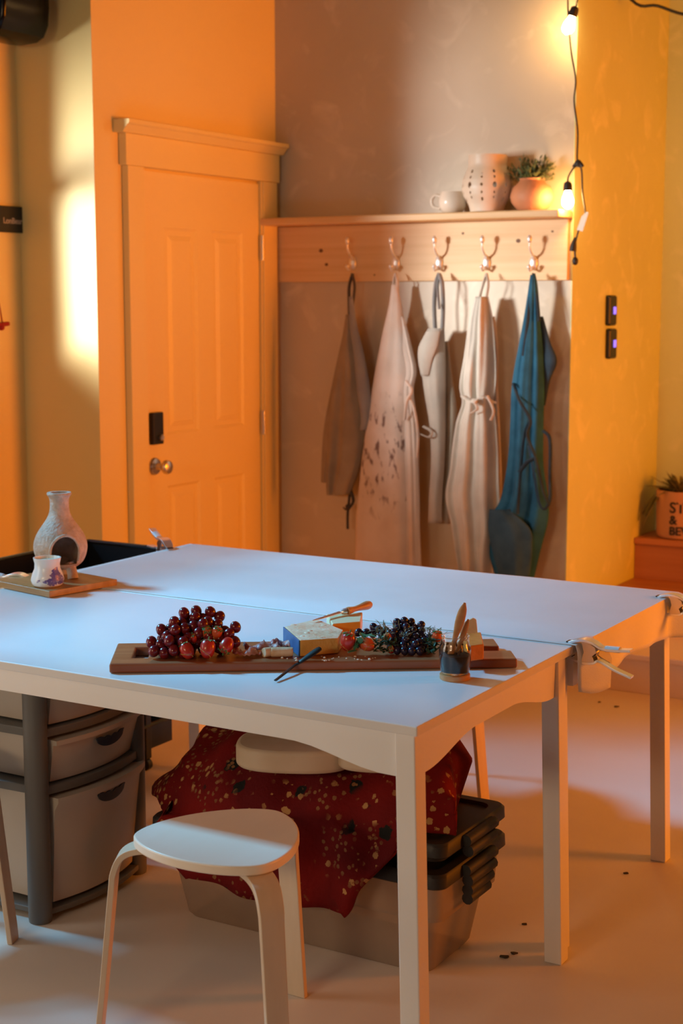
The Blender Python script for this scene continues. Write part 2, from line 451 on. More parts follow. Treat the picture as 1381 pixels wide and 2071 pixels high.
# 2: long stained
a = apron('long cream linen apron with brown clay smudges, hanging from second hook', 1)
cloth('apron_body', F_stained, a, [(575, 793, 803), (620, 787, 812), (700, 770, 826), (780, 755, 832), (860, 743, 826), (940, 732, 826), (1020, 724, 826), (1100, 720, 828), (1185, 718, 830)], YA, folds=1.2, amp=.008, bulge=.035, seed=4)
cloth('side_panel', F_natural, a, [(640, 806, 816), (700, 812, 832), (750, 820, 842), (790, 814, 836), (860, 818, 844), (960, 822, 848), (1060, 824, 850), (1185, 824, 855)], YA - .006, folds=2.2, amp=.012, seed=5)
bm = bmesh.new(); strap(bm, [(800, 553, 5.51), (796, 570), (796, 600)], YA, .006); strap(bm, [(800, 553, 5.51), (803, 570), (804, 600)], YA, .006)
link('neck_strap', bm, F_natural, a, 60, world=True)
bm = bmesh.new(); strap(bm, [(826, 800, 5.44), (838, 830, 5.44), (845, 880, 5.45), (843, 925, 5.45)], YA, .006); strap(bm, [(820, 770, 5.44), (832, 790, 5.43), (822, 812, 5.43), (818, 850, 5.45)], YA, .006)
link('waist_tie', bm, F_natural, a, 60, world=True)
# 3: stone
a = apron('slim grey-beige apron with folded-down bib, on the middle hook', 2)
cloth('apron_body', F_stone, a, [(664, 866, 898), (700, 850, 899), (740, 852, 900), (800, 860, 900), (870, 870, 900), (940, 872, 898), (1000, 868, 894), (1057, 866, 893)], YA - .01, folds=1.2, amp=.008, bulge=.03, seed=6)
cloth('side_panel', F_greige, a, [(690, 896, 906), (760, 899, 914), (830, 900, 924), (900, 898, 922), (1000, 890, 920), (1058, 888, 918)], YA + .025, folds=1.5, amp=.008, seed=7)
cloth('bib_fold', F_stone, a, [(668, 864, 890), (700, 848, 884), (726, 846, 874), (760, 852, 866)], YA - .045, folds=.6, amp=.004, bulge=.018, seed=8)
bm = bmesh.new(); strap(bm, [(888, 553, 5.51), (881, 575), (878, 620), (880, 668)], YA, .009); strap(bm, [(888, 553, 5.51), (894, 575), (896, 625), (894, 668)], YA, .009); strap(bm, [(888, 560, 5.50), (885, 580), (888, 625, 5.47)], YA, .006)
tag(link('neck_strap', bm, F_grey, a, 60, world=True), 'grey looped neck strap')
bm = bmesh.new(); strap(bm, [(856, 862, 5.46), (872, 872, 5.44), (868, 884, 5.44), (850, 878, 5.46)], YA, .006)
link('waist_tie', bm, F_stone, a, 60, world=True)
# 4: crumpled ecru
a = apron('crumpled ecru linen apron knotted at the waist, on the fourth hook', 3)
cloth('apron_body', F_ecru, a, [(600, 962, 988), (650, 950, 998), (720, 940, 1003), (780, 932, 1003), (815, 938, 998), (860, 925, 1004), (940, 915, 1008), (1000, 906, 1010), (1060, 916, 1012), (1110, 925, 1006), (1185, 936, 1000)], YA, folds=2.6, amp=.024, bulge=.045, seed=9)
cloth('side_panel', F_stone, a, [(640, 990, 1000), (700, 996, 1006), (780, 996, 1006), (860, 1000, 1010), (960, 1002, 1014), (1060, 1004, 1014)], YA + .02, folds=1, amp=.006, seed=10)
bm = bmesh.new(); strap(bm, [(984, 553, 5.51), (977, 575), (970, 600), (966, 630)], YA, .006); strap(bm, [(984, 553, 5.51), (987, 575), (984, 600), (985, 630)], YA, .006)
link('neck_strap', bm, F_ecru, a, 60, world=True)
bm = bmesh.new(); strap(bm, [(933, 800, 5.44), (955, 812, 5.42), (975, 802, 5.415), (1003, 815, 5.44)], YA, .007); strap(bm, [(955, 806, 5.42), (965, 826, 5.415), (952, 836, 5.42)], YA, .006); strap(bm, [(985, 800, 5.415), (998, 830, 5.425), (992, 850, 5.43)], YA, .006)
ball(bm, at(960, 812, Y=5.42), .013, 10)
link('waist_tie', bm, F_ecru, a, 60, world=True)
# 5: blue
a = apron('dark blue denim apron with looping ties, hanging from the rightmost hook', 4)
cloth('apron_body', F_denim, a, [(556, 1073, 1082), (620, 1064, 1088), (700, 1050, 1097), (780, 1036, 1100), (860, 1034, 1098), (940, 1028, 1098), (1010, 1014, 1108), (1050, 990, 1108), (1100, 988, 1096), (1150, 1000, 1084), (1185, 1012, 1076)], YA - .005, folds=2.4, amp=.014, bulge=.04, seed=11)
cloth('side_panel', F_denimd, a, [(640, 1092, 1098), (690, 1094, 1112), (730, 1096, 1126), (770, 1096, 1112), (820, 1096, 1102)], YA + .01, folds=.8, amp=.006, seed=12)
cloth('pocket_panel', F_pocket, a, [(1030, 990, 1030), (1070, 988, 1072), (1110, 996, 1076), (1150, 1006, 1072), (1185, 1016, 1066)], YA - .055, folds=1.5, amp=.006, bulge=.02, seed=13)
bm = bmesh.new()
strap(bm, [(1038, 775, 5.45), (1050, 810, 5.42), (1072, 850, 5.40), (1066, 880, 5.40), (1084, 930, 5.40), (1098, 990, 5.41), (1110, 1020, 5.43)], YA, .007)
strap(bm, [(1072, 850, 5.41), (1060, 880, 5.40), (1052, 960, 5.41), (1046, 1040, 5.42)], YA, .006)
strap(bm, [(1098, 870, 5.43), (1112, 890, 5.43), (1112, 960, 5.43), (1112, 1010, 5.43), (1100, 1030, 5.43), (1088, 1010, 5.42), (1078, 950, 5.41), (1068, 900, 5.40)], YA, .007)
strap(bm, [(1050, 955, 5.41), (1066, 935, 5.40), (1084, 925, 5.40)], YA, .009)
tag(link('waist_tie', bm, F_denimd, a, 60, world=True), 'dark looping waist ties')
bm = bmesh.new(); strap(bm, [(1079, 553, 5.51), (1074, 580), (1068, 640, 5.455), (1058, 720, 5.44)], YA, .007); strap(bm, [(1079, 553, 5.51), (1084, 580), (1090, 650, 5.46)], YA, .007)
link('neck_strap', bm, F_denimd, a, 60, world=True)

# ------------------------------------------------------------------ things on the shelf
ZS = 1.8625
M_cream = mat('cream_ceramic', (.74, .66, .55), .22, col2=(.80, .72, .61), scale=5)
o = empty('mug', (at(915, 425, Y=5.49).x, 5.49, ZS), 0, 'small round cream mug on the pine shelf left of the pierced pot', 'mug')
bm = bmesh.new(); lathe(bm, [(.026, 0), (.040, .004), (.052, .022), (.055, .045), (.050, .068), (.046, .082), (.043, .082), (.046, .066), (.050, .044), (.045, .02), (.02, .008), (.001, .007)], 40, None, False)
f = link('mug_body', bm, M_cream, o, 50)
bm = bmesh.new(); tube(bm, [(-.048, -.01, .066), (-.072, -.012, .070), (-.086, -.014, .05), (-.078, -.012, .026), (-.05, -.01, .018)], .0065, 10, 6)
link('mug_handle', bm, M_cream, o, 60)
c = at(985, 425, Y=5.485)
o = empty('pierced_lantern', (c.x, 5.485, ZS), 0, 'tall cream ceramic lantern pierced with round holes, on the pine shelf', 'vase')
M_lant = mat('lantern_ceramic', (.72, .63, .50), .4, col2=(.78, .69, .56), scale=9)
def lr(z):
    pr = [(0, .066), (.012, .068), (.03, .074), (.06, .093), (.09, .100), (.12, .097), (.15, .086), (.168, .076), (.178, .074), (.20, .075), (.215, .075)]
    for (a, b), (c_, d) in zip(pr, pr[1:]):
        if a <= z <= c_: return b + (d - b) * (z - a) / (c_ - a)
    return .07
zs_ = [i * .215 / 30 for i in range(31)]
bm = bmesh.new()
lathe(bm, [(lr(z), z) for z in zs_] + [(lr(z) - .006, z) for z in zs_[::-1]] , 56, None, False)
bm.verts.ensure_lookup_table()
for k in range(56):   # close the foot ring
    bm.faces.new((bm.verts[k], bm.verts[(k + 1) % 56], bm.verts[61 * 56 + (k + 1) % 56], bm.verts[61 * 56 + k]))
lb = link('lantern_body', bm, M_lant, o, 50, world=False)
# holes really cut through the wall
bm = bmesh.new()
for k in range(12):
    th = 2 * math.pi * k / 12 + .2
    for z, r in (((.098, .0095),) if k % 2 == 0 else ()) + ((.128, .0045), (.070, .0045)) + (((.150, .0055),) if k % 2 == 0 else ((.140, .004),)) + (((.045, .0055),) if k % 2 else ((.052, .004),)) + (((.098, .006),) if k % 2 else ()):
        Mx = Matrix.Translation((c.x, 5.485, ZS)) @ Matrix.Rotation(th, 4, 'Z') @ Matrix.Translation((.05, 0, z)) @ Matrix.Rotation(R(90), 4, 'Y') @ Matrix.Diagonal((1.25, .9, 1, 1))
        lathe(bm, [(r, 0), (r, .07)], 10, Mx)
cut(lb, bm)
M_terra = mat('terracotta', (.55, .22, .10), .6, col2=(.62, .27, .13), scale=6, bump=.1)
c = at(1075, 418, Y=5.49)
o = empty('potted_plant', (c.x, 5.49, ZS), 0, 'round terracotta pot with bushy small-leaved greenery, right end of pine shelf', 'plant')
bm = bmesh.new(); lathe(bm, [(.04, 0), (.056, .004), (.078, .03), (.083, .055), (.074, .085), (.052, .105), (.046, .114), (.05, .12), (.045, .12), (.04, .11), (.001, .105)], 40, None, False)
link('round_pot', bm, M_terra, o, 50)
M_sprig = mat('sprig_green', (.035, .075, .03), .6, col2=(.20, .21, .07), scale=40)
bm = bmesh.new()
def leaf(bm, b, d, L, W, up=Vector((0, 0, 1)), droop=0, n=4):
    d = Vector(d).normalized(); s = d.cross(up)
    s = s.normalized() if s.length > 1e-4 else Vector((1, 0, 0)); prev = None
    for i in range(n + 1):
        t = i / n; p = Vector(b) + d * L * t - up * droop * L * t * t
        wd = W * math.sin(math.pi * min(1, t * .92 + .08)) ** .8 * .5
        nn = s.cross(d).normalized() * wd * .3
        q = [bm.verts.new(p - s * wd), bm.verts.new(p - nn), bm.verts.new(p + s * wd)]
        if prev:
            for k in range(2): bm.faces.new((prev[k], prev[k + 1], q[k + 1], q[k]))
        prev = q
for i in range(95):
    th = random.uniform(0, 2 * math.pi); el = random.uniform(.1, 1.3)
    d = Vector((math.cos(th) * math.cos(el), math.sin(th) * math.cos(el) * .75, math.sin(el) * .8))
    L = random.uniform(.07, .135); b0 = Vector((0, 0, .108))
    tip = b0 + d * L; tube(bm, [b0, b0 + d * L * .5, tip], .0009, 4, 1)
    for j in range(12):
        t = .25 + .75 * j / 12
        a_ = Vector((random.gauss(0, 1), random.gauss(0, 1), random.gauss(0, .7) + .4)) * .6 + d
        leaf(bm, b0 + d * L * t, a_, random.uniform(.015, .024), .0075, n=2)
link('foliage', bm, M_sprig, o)

# ------------------------------------------------------------------ string lights
YL = 5.46
sl = empty('string_light', at(1160, 335, Y=YL), 0, 'black string-light cord hanging at the wall corner with two glowing bulbs', 'string lights')
def cpts(l, Y=YL): return [at(x, y, Y=Y) for x, y in l]
bm = bmesh.new()
tube(bm, cpts([(1150, -60), (1148, -10), (1150, 50), (1155, 106), (1164, 161), (1161, 205), (1168, 264), (1167, 316), (1169, 334)]), .0034, 8)
tube(bm, cpts([(1169, 330), (1176, 345), (1178, 390), (1183, 425), (1181, 440), (1170, 466), (1163, 492)]), .0034, 8)
tube(bm, cpts([(1169, 332), (1158, 342), (1149, 358), (1148, 372)]), .0034, 8)
tube(bm, cpts([(1160, -50), (1168, -15), (1166, 8), (1163, 20)]), .0034, 8)
link('cord', bm, M_cable, sl, 60, world=True)
bm = bmesh.new(); ball(bm, at(1169, 331, Y=YL), .014, 10, (1, .8, 1.1)); tube(bm, cpts([(1160, 338), (1169, 326), (1178, 337)]), .007, 8, 2); link('cord_junction', bm, M_cable, sl, 60, world=True)
M_bulb = mat('glowing_bulb', (1, .8, .5), .3, emit=(1, .56, .20), estr=170)
for (x0, y0, x1, y1), s in (((1163, 16, 1157, 33), 1), ((1148, 370, 1148, 386), 1)):
    A, B = at(x0, y0, Y=YL), at(x1, y1, Y=YL); d = (B - A).normalized()
    bm = bmesh.new(); tube(bm, [A - d * .006, A, A + d * .012, B], [.006, .014, .0165, .0175], 16, 1)
    so = link('lamp_socket', bm, M_cable, sl, 40, world=True)
    bm = bmesh.new(); tube(bm, [B, B + d * .012, B + d * .03, B + d * .05, B + d * .062, B + d * .067], [.011, .014, .021, .021, .012, .002], 18, 3)
    tag(link('bulb', bm, M_bulb, so, 80, world=True), 'glowing warm bulb')
bm = bmesh.new(); Pq = cpts([(1186, 428), (1190, 430), (1178, 468), (1166, 465), (1176, 438)], YL - .01)
vs = [bm.verts.new(p) for p in Pq]; bm.faces.new(vs)
o = link('paper_tag', bm, mat('white_paper', (.85, .80, .70), .6), sl, world=True); solid(o, .001); tag(o, 'white paper tag')
bm = bmesh.new(); tube(bm, cpts([(1163, 480), (1160, 494), (1158, 508)]), [.004, .011, .014], 10, 3); tube(bm, cpts([(1162, 505), (1163, 520)]), .004, 8, 1); ball(bm, at(1163, 528, Y=YL), .013, 12, (.9, .9, 1.2))
link('cord_plug', bm, M_cable, sl, 60, world=True)
bm = bmesh.new(); _p0 = at(1180, -40, Y=6.0); _p1 = at(1800, -40, Y=5.8); _p0.z = _p1.z = HC - .002
tube(bm, [_p0, at(1275, -2, Y=6.0), at(1330, 12, Y=6.0), at(1400, 32, Y=6.0), at(1560, 40, Y=5.9), _p1], .006, 8)
tag(link('hanging_cable', bm, M_cable, None, 60), 'dark cable swagged across the top right corner above the stairs', 'cable')

# ------------------------------------------------------------------ keypads on the stair wall
M_violet = mat('violet_led', (.2, .15, .8), .4, emit=(.22, .16, 1.0), estr=1.5)
for py, lab in ((628, 'small black wall keypad with violet button, the upper one'), (695, 'small black wall keypad with violet button, the lower one')):
    c = at(1231, py, X=XC)
    o = empty('wall_keypad', (XC, c.y, c.z), 0, lab + ' beside the coat rack', 'keypad', 'pair of keypads')
    b = box('keypad_body', M_black, 0, .022, -.042, .042, -.062, .062, o, .010)
    box('keypad_button', M_violet, .021, .0245, -.004, .022, -.015, .015, o, .003)

# ------------------------------------------------------------------ left corner: sign, speaker, red ornament
M_slate = mat('slate_sign', (.022, .027, .028), .6)
s0, s1 = at(0, 443, X=XL), at(50, 446, X=XL)
o = empty('door_sign', (XL, 4.31, 1.82), 0, 'dark slate wall sign with small pale lettering at left edge', 'sign')
box('sign_panel', M_slate, 0, .012, -.11, .088, -.05, .046, o, .002)
def text(name, body, size, mtx, m, parent, bend=None, ext=.0008, align='CENTER'):
    cu = bpy.data.curves.new(name, 'FONT'); cu.body = body; cu.size = size; cu.align_x = align; cu.align_y = 'CENTER'; cu.extrude = ext; cu.offset = size * .02
    t = bpy.data.objects.new('tmp', cu); COL.objects.link(t); bpy.context.view_layer.update()
    me = bpy.data.meshes.new_from_object(t); bpy.data.objects.remove(t)
    for v in me.vertices:
        p = v.co.copy()
        if bend:
            th = p.x / bend; rr = bend + p.z
            p = Vector((math.sin(th) * rr, p.y, math.cos(th) * rr))
        v.co = mtx @ p
    me.materials.append(m); o = bpy.data.objects.new(name, me); COL.objects.link(o); o.parent = parent; return o
M_chalk = mat('chalk_lettering', (.42, .38, .33), .7)
text('lettering', 'LonBear', .030, Matrix.Translation((.0125, .013, -.008)) @ Matrix.Rotation(R(90), 4, 'Z') @ Matrix.Rotation(R(90), 4, 'X'), M_chalk, o)
o = empty('wall_speaker', (XL, 4.17, 2.43), 0, 'glossy black rounded speaker mounted high in the left corner', 'speaker')
M_gloss = mat('gloss_black', (.004, .004, .005), .2, spec=.25)
bm = bmesh.new(); prism(bm, [(.02, .03), (.045, .008), (.10, 0), (.17, .004), (.205, .02), (.226, .06), (.232, .12), (.232, .36), (.02, .36)], -.10, .14)
link('speaker_cabinet', bm, M_gloss, o, 30, .012)
box('wall_bracket', M_black, 0, .03, -.03, .03, .1, .25, o)
bm = bmesh.new(); lathe(bm, [(.012, -.022), (.012, .004)], 14, Matrix.Translation((.045, -.075, .0)))
link('cable_gland', bm, M_black, o, 40)
bm = bmesh.new(); tube(bm, [(.055, -.085, .005), (.05, -.085, -.04), (.03, -.08, -.09), (.004, -.07, -.13)], .0022, 6)
tag(link('speaker_wire', bm, mat('pale_wire', (.35, .27, .22), .5), o, 60), 'thin pale wire')
M_redc = mat('red_felt', (.35, .02, .015), .8)
c = at(4, 657, X=XL + .01)
bm = bmesh.new(); tube(bm, [(c.x + .004, c.y - .09, c.z + .01), (c.x + .004, c.y - .03, c.z), (c.x + .006, c.y + .028, c.z + .004)], .008, 8, 3); ball(bm, (c.x + .006, c.y - .01, c.z - .008), .013, 10)
tube(bm, [(c.x + .003, c.y, c.z), (c.x, c.y - .008, c.z + .06), (c.x - .004, c.y - .02, c.z + .12)], .0025, 6, 3)
tag(link('red_ornament', bm, M_redc, None, 60), 'small red ornament on a cord, hanging on the wall at left edge', 'ornament')

# ------------------------------------------------------------------ lettered pot on the stairs
M_clay = mat('buff_pot', (.52, .27, .15), .6, col2=(.58, .32, .18), scale=5)
pc = at(1385, 1098, Y=6.37); pc = Vector((pc.x - .055, 6.49, .4855))
o = empty('lettered_planter', pc, 0, 'buff cylindrical planter with black lettering, spiky plant, on the top stair', 'plant')
bm = bmesh.new(); lathe(bm, [(.085, 0), (.103, .004), (.110, .02), (.114, .20), (.112, .21), (.104, .21), (.104, .185), (.001, .18)], 48, None, False)
link('planter_pot', bm, M_clay, o, 40)
M_ink = mat('black_lettering', (.015, .012, .01), .6)
for body, z, s in (('STEM', .140, .066), ('&', .086, .056), ('BEV', .038, .052)):
    text('lettering', body, s, Matrix.Rotation(R(-11), 4, 'Z') @ Matrix.Translation((0, 0, z)) @ Matrix.Rotation(R(90), 4, 'X'), M_ink, o, bend=.1135, align='LEFT')
M_spike = mat('spiky_leaf', (.06, .075, .03), .55, col2=(.20, .17, .07), scale=14)
bm = bmesh.new()
for i in range(60):
    th = random.uniform(0, 2 * math.pi); el = random.uniform(.45, 1.3)
    d = (math.cos(th) * math.cos(el), math.sin(th) * math.cos(el), math.sin(el))
    leaf(bm, (math.cos(th) * .03, math.sin(th) * .03, .19), d, random.uniform(.10, .17), .017, droop=random.uniform(.1, .5), n=8)
for th, L in ((R(185), .17), (R(205), .19), (R(222), .15), (R(170), .16)):
    leaf(bm, (math.cos(th) * .05, math.sin(th) * .05, .2), (math.cos(th), math.sin(th), .5), L, .022, droop=1.5, n=9)
link('foliage', bm, M_spike, o)

# ------------------------------------------------------------------ tables
ZT = .735
def table(x0, x1, y0, y1, label, inset=0):
    o = empty('work_table', ((x0 + x1) / 2, (y0 + y1) / 2, 0), 0, label, 'table')
    W, D = (x1 - x0) / 2, (y1 - y0) / 2
    box('tabletop', M_top, -W, W, -D, D, ZT - .02, ZT, o, .003)
    lw, g = .043, .011
    for sx in (-1, 1):
        for sy in (-1, 1):
            gx = g + (inset if sy < 0 else 0)
            a, b = sx * (W - gx), sx * (W - gx - lw); c, d = sy * (D - g), sy * (D - g - lw)
            bm = bmesh.new()
            for v in bx(bm, min(a, b), max(a, b), min(c, d), max(c, d), 0, ZT - .0205):
                if v.co.z < .1: v.co.x += .034; v.co.y -= .028      # the old legs have gone a little out of square
            link('leg', bm, M_white, o, None, .003)
    def arch(L, h0=.088, h1=.052):
        pts = [(-L, -.001)]; n = 40
        for i in range(n + 1):
            x = -L + 2 * L * i / n; e = (L - abs(x))
            s = min(1, max(0, (e - .02) / .22)); s = s * s * (3 - 2 * s)
            pts.append((x, -(h0 + (h1 - h0) * s)))
        pts.append((L, -.001)); return pts
    zt = ZT - .0205
    for s in (-1, 1):
        bm = bmesh.new(); yy = s * (D - g - .006)
        prism(bm, [(x, zt + z) for x, z in arch(W - g - lw - .0005)], min(yy, yy - s * .018), max(yy, yy - s * .018))
        link('apron_rail', bm, M_white, o)
        bm = bmesh.new(); xx = s * (W - g - .006)
        prism(bm, [(y, zt + z) for y, z in arch(D - g - lw - .0005)], min(xx, xx - s * .018), max(xx, xx - s * .018), axes='yz')
        link('apron_rail', bm, M_white, o)
    return o
TX0, TX1 = -2.895, -1.272
table(TX0, TX1, 2.447, 3.214, 'near white wooden table carrying the long brown serving board')
table(TX0 - .0, TX1 - .002, 3.218, 3.962, 'far white wooden table under clamped canvas, behind the near one', .022)
# canvas on the far table
def canvas():
    bm = bmesh.new()
    x0, x1, y0, y1 = TX0 - .004, TX1 + .006, 3.222, 3.968
    zt = ZT + .0015
    nx, ny = 60, 72
    grid = []
    prof = [(0, 0)] 
    for j in range(ny + 1):
        y = y0 + (y1 - y0) * j / ny
        row = []
        for i in range(nx + 1):
            x = x0 + (x1 - x0) * i / nx
            row.append(bm.verts.new((x, y, zt + .0012 * max(0, noise.noise(Vector((x * 5, y * 5, 0)))))))
        # overhang down the right side, flaring at both corners
        v = j / ny
        d0 = v / .125; d1 = (v - .88) / .12
        near = .050 * (d0 if d0 < 1 else max(0, 1 - (d0 - 1) * 5))
        far = .085 * max(0, d1)
        drop = .100 + .006 * math.sin(v * 9) + .014 * math.exp(-((v - .06) / .07) ** 2) + .008 * max(0, d1)
        for k in range(1, 9):
            t = k / 8
            off = .004 + (near + far) * min(1, t * 3.2) ** .7 + .006 * math.sin(v * 21 + 1) * t
            row.append(bm.verts.new((x1 + off, y, zt - .001 - drop * t)))
        grid.append(row)
    for a, b in zip(grid, grid[1:]):
        for k in range(len(a) - 1): bm.faces.new((a[k], a[k + 1], b[k + 1], b[k]))
    o = link('canvas_cloth', bm, M_cloth, None, 50); solid(o, .0016)
    return tag(o, 'white canvas cloth clamped over the far table, corners flaring out at right', 'tablecloth')
canvas()

# ------------------------------------------------------------------ spring clamps
def clamp(loc, rz, label, src=None, roll=0):
    o = empty('spring_clamp', loc, rz, label, 'clamp')
    o.rotation_euler.y = roll
    if src:
        def cp(s, p):
            for ch in s.children:
                c = ch.copy(); COL.objects.link(c); c.parent = p; cp(ch, c)
        cp(src, o); return o
    def plate(name, pts, w, th, m, par, wf=None):
        P = cr(pts, 5); bm = bmesh.new(); prev = None
        for i, p in enumerate(P):
            t = (P[min(i + 1, len(P) - 1)] - P[max(0, i - 1)]).normalized(); n_ = Vector((-t.z, 0, t.x))
            ww = w * (wf(i / (len(P) - 1)) if wf else 1)
            q = [bm.verts.new(p + n_ * a + Vector((0, b, 0))) for a, b in ((th, -ww), (-th, -ww), (-th, ww), (th, ww))]
            if prev:
                for k in range(4): bm.faces.new((prev[k], prev[(k + 1) % 4], q[(k + 1) % 4], q[k]))
            else: bm.faces.new(q[::-1])
            prev = q
        bm.faces.new(prev); return link(name, bm, m, par, 35, .0008)
    wf = lambda t: .7 + .3 * math.sin(math.pi * min(1, t * 1.4)) if t < .7 else .72
    u = plate('upper_arm', [(0, 0, .0045), (.014, 0, .010), (.037, 0, .0145), (.060, 0, .010), (.080, 0, .000), (.105, 0, -.002), (.150, 0, .002)], .016, .0030, M_chrome, o, wf)
    l = plate('lower_arm', [(.002, 0, -.0265), (.018, 0, -.034), (.040, 0, -.038), (.062, 0, -.036), (.072, 0, -.030), (.085, 0, -.034), (.110, 0, -.046), (.152, 0, -.060)], .015, .0030, M_chrome, o, wf)
    for s in (-1, 1):
        bm = bmesh.new()
        prism(bm, [(.034, .012), (.050, .011), (.066, .002), (.070, -.010), (.060, -.020), (.066, -.034), (.046, -.036), (.034, -.034), (.040, -.012)], s * .012, s * .0145)
        link('side_plate', bm, M_steel, o)
    bm = bmesh.new()
    tube(bm, [(.058 + .010 * math.cos(a * .7), -.011 + a * .0006, -.013 + .010 * math.sin(a * .7)) for a in range(38)], .0015, 6, 1)
    tube(bm, [(.066, -.010, -.008), (.075, -.010, -.003), (.095, -.010, -.005)], .0014, 6, 2); tube(bm, [(.064, .010, -.02), (.075, .010, -.027), (.095, .010, -.036)], .0014, 6, 2)
    link('coil_spring', bm, M_steel, o, 60)
    sl_ = mat('clear_grip', (.62, .72, .80), .25) if 'clear_grip' not in bpy.data.materials else bpy.data.materials['clear_grip']
    bm = bmesh.new(); tube(bm, [(.088, 0, -.001), (.122, 0, 0)], .0115, 14, 1, .62, up=(0, 0, 1)); tag(link('handle_sleeve', bm, sl_, u, 50), 'pale handle sleeve')
    for y_, z_, a in ((0, .007, 0), (0, -.027, .3)):
        bm = bmesh.new(); bx(bm, -.006, .010, -.010, .010, z_ - .002, z_ + .001); link('jaw_pad', bm, M_black, u if z_ > 0 else l, None, .0008)
    return o
cl = clamp((TX1 - .018, 3.246, ZT - .002), 0, 'chrome spring clamp on the right table edge where the two tables meet')
clamp((TX1 - .018, 3.875, ZT - .002), 0, 'chrome spring clamp at far right table corner, cut by the right edge', cl)
clamp((TX0 + .016, 3.83, ZT + .004), R(150), 'chrome spring clamp with raised handles at the far left table corner', cl, R(-18))
_c = at(62, 1160, X=TX0 + .012); 
clamp((TX0 + .014, _c.y, ZT + .004), R(195), 'chrome spring clamp on left table edge, behind the white candle cup', cl, R(-8))

# ------------------------------------------------------------------ chiminea, candle cup and their board
B2 = empty('small_wooden_board', (-2.689, 3.044, ZT), R(-11), 'small square honey-coloured wooden board under the clay chiminea', 'board')
M_honey = mat('honey_wood', (.34, .19, .075), .38, col2=(.46, .27, .11), scale=6, stretch=(1, 6, 4))
box('board_slab', M_honey, -.26, 0, 0, .235, .0015, .019, B2, .002)
ZB = ZT + .0195
def inb(x, y): return Vector((-2.689, 3.044, 0)) + rotz((x, y, 0), R(-11))
p = at(120, 1178, Z=ZB); 
cpos = inb(-.150, .158)
M_stone = mat('speckled_clay', (.46, .37, .29), .6, col2=(.60, .50, .41), scale=55, bump=.5, bscale=130)
ch = empty('clay_chiminea', (cpos.x, cpos.y, ZB), R(52), 'beige clay chiminea burner with tall neck and dark arched opening', 'chiminea')
zc = [0.024, .03, .045, .07, .09, .11, .13, .15, .165, .185, .21, .225, .232, .238]
rc = [.03, .046, .063, .073, .0745, .070, .060, .046, .036, .028, .026, .029, .034, .033]
P = cr([(r, z, 0) for r, z in zip(rc, zc)], 4); outer = [(p_.x, p_.y) for p_ in P]
inner = [(max(.004, r - .009), z) for r, z in outer if z > .036][::-1]
bm = bmesh.new(); lathe(bm, [(.001, .024)] + outer + inner + [(.001, .036)], 64, None, False)
cb = link('chiminea_body', bm, M_stone, ch, 60)
bm = bmesh.new()
Mc = pmat(ch)
arc = [(-.034, .042), (.034, .042)] + [(.038 * math.cos(a), .080 + .044 * math.sin(a)) for a in [math.pi * k / 16 for k in range(17)]]
prism(bm, [(x, z) for x, z in arc], -.14, -.02, Mc)
cut(cb, bm)
for a in (R(-60), R(70), R(180)):
    x, y = .044 * math.cos(a), .044 * math.sin(a); bm = bmesh.new()
    tube(bm, [(x * .8, y * .8, .042), (x * 1.02, y * 1.02, .02), (x * 1.12, y * 1.12, .0005)], [.016, .014, .015], 12, 3)
    link('stub_foot', bm, M_stone, ch, 60)
bm = bmesh.new()
tube(bm, [(.041 * math.cos(a) , -math.sqrt(max(0, .076 ** 2 - (.041 * math.cos(a)) ** 2)) + .004, .076 + .050 * math.sin(a)) for a in [-.5 + (math.pi + 1) * k / 20 for k in range(21)]], .0042, 8, 1)
link('opening_rim', bm, M_stone, ch, 60)
cpos = at(98, 1188, Z=ZB)
ql = rotz((cpos - Vector((-2.689, 3.044, 0))), R(11))
cu_ = inb(-.066, .046)
cc = empty('candle_cup', (cu_.x, cu_.y, ZB), R(40), 'squat white ceramic candle cup painted with blue flowers', 'candle cup')
M_cup = mat('white_glaze', (.78, .76, .70), .2)
bm = bmesh.new(); lathe(bm, [(.001, 0), (.034, 0), (.042, .006), (.045, .018), (.041, .034), (.035, .048), (.034, .062), (.037, .074), (.0375, .078), (.034, .078), (.032, .07), (.001, .068)], 48, None, False)
link('cup_body', bm, M_cup, cc, 50)
M_blue = mat('blue_flower_paint', (.10, .09, .32), .3, col2=(.22, .16, .30), scale=90)
bm = bmesh.new()
def cupr(z):
    pr = [(0, .042), (.006, .042), (.018, .045), (.034, .041), (.048, .035), (.062, .034), (.08, .037)]
    for (a, b), (c_, d) in zip(pr, pr[1:]):
        if a <= z <= c_: return b + (d - b) * (z - a) / (c_ - a)
    return .04
for i in range(95):
    th = random.gauss(-.9, .42); z = random.uniform(.010, .020 + .034 * math.exp(-((th + .9) / .4) ** 2)); a0 = random.uniform(0, 6.28)
    pts = []
    for k in range(7):
        a = 2 * math.pi * k / 7; L, W = .0065, .0028
        dx, dz = L * math.cos(a), W * math.sin(a); dx, dz = dx * math.cos(a0) - dz * math.sin(a0), dx * math.sin(a0) + dz * math.cos(a0)
        zz = min(.076, max(.002, z + dz)); tt = th + dx / cupr(zz); rr = cupr(zz) + .0005
        pts.append(bm.verts.new((rr * math.cos(tt), rr * math.sin(tt), zz)))
    bm.faces.new(pts)
o = link('painted_flowers', bm, M_blue, cc); tag(o, 'blue painted flowers'); o['kind'] = 'stuff'
bm = bmesh.new(); lathe(bm, [(.0315, .0685), (.0315, .070), (.001, .0705)], 30, None, False); tube(bm, [(0, 0, .070), (.001, 0, .080)], .001, 6, 1)
link('candle_wax', bm, mat('wax', (.75, .68, .52), .5, sss=.2), cc, 40)

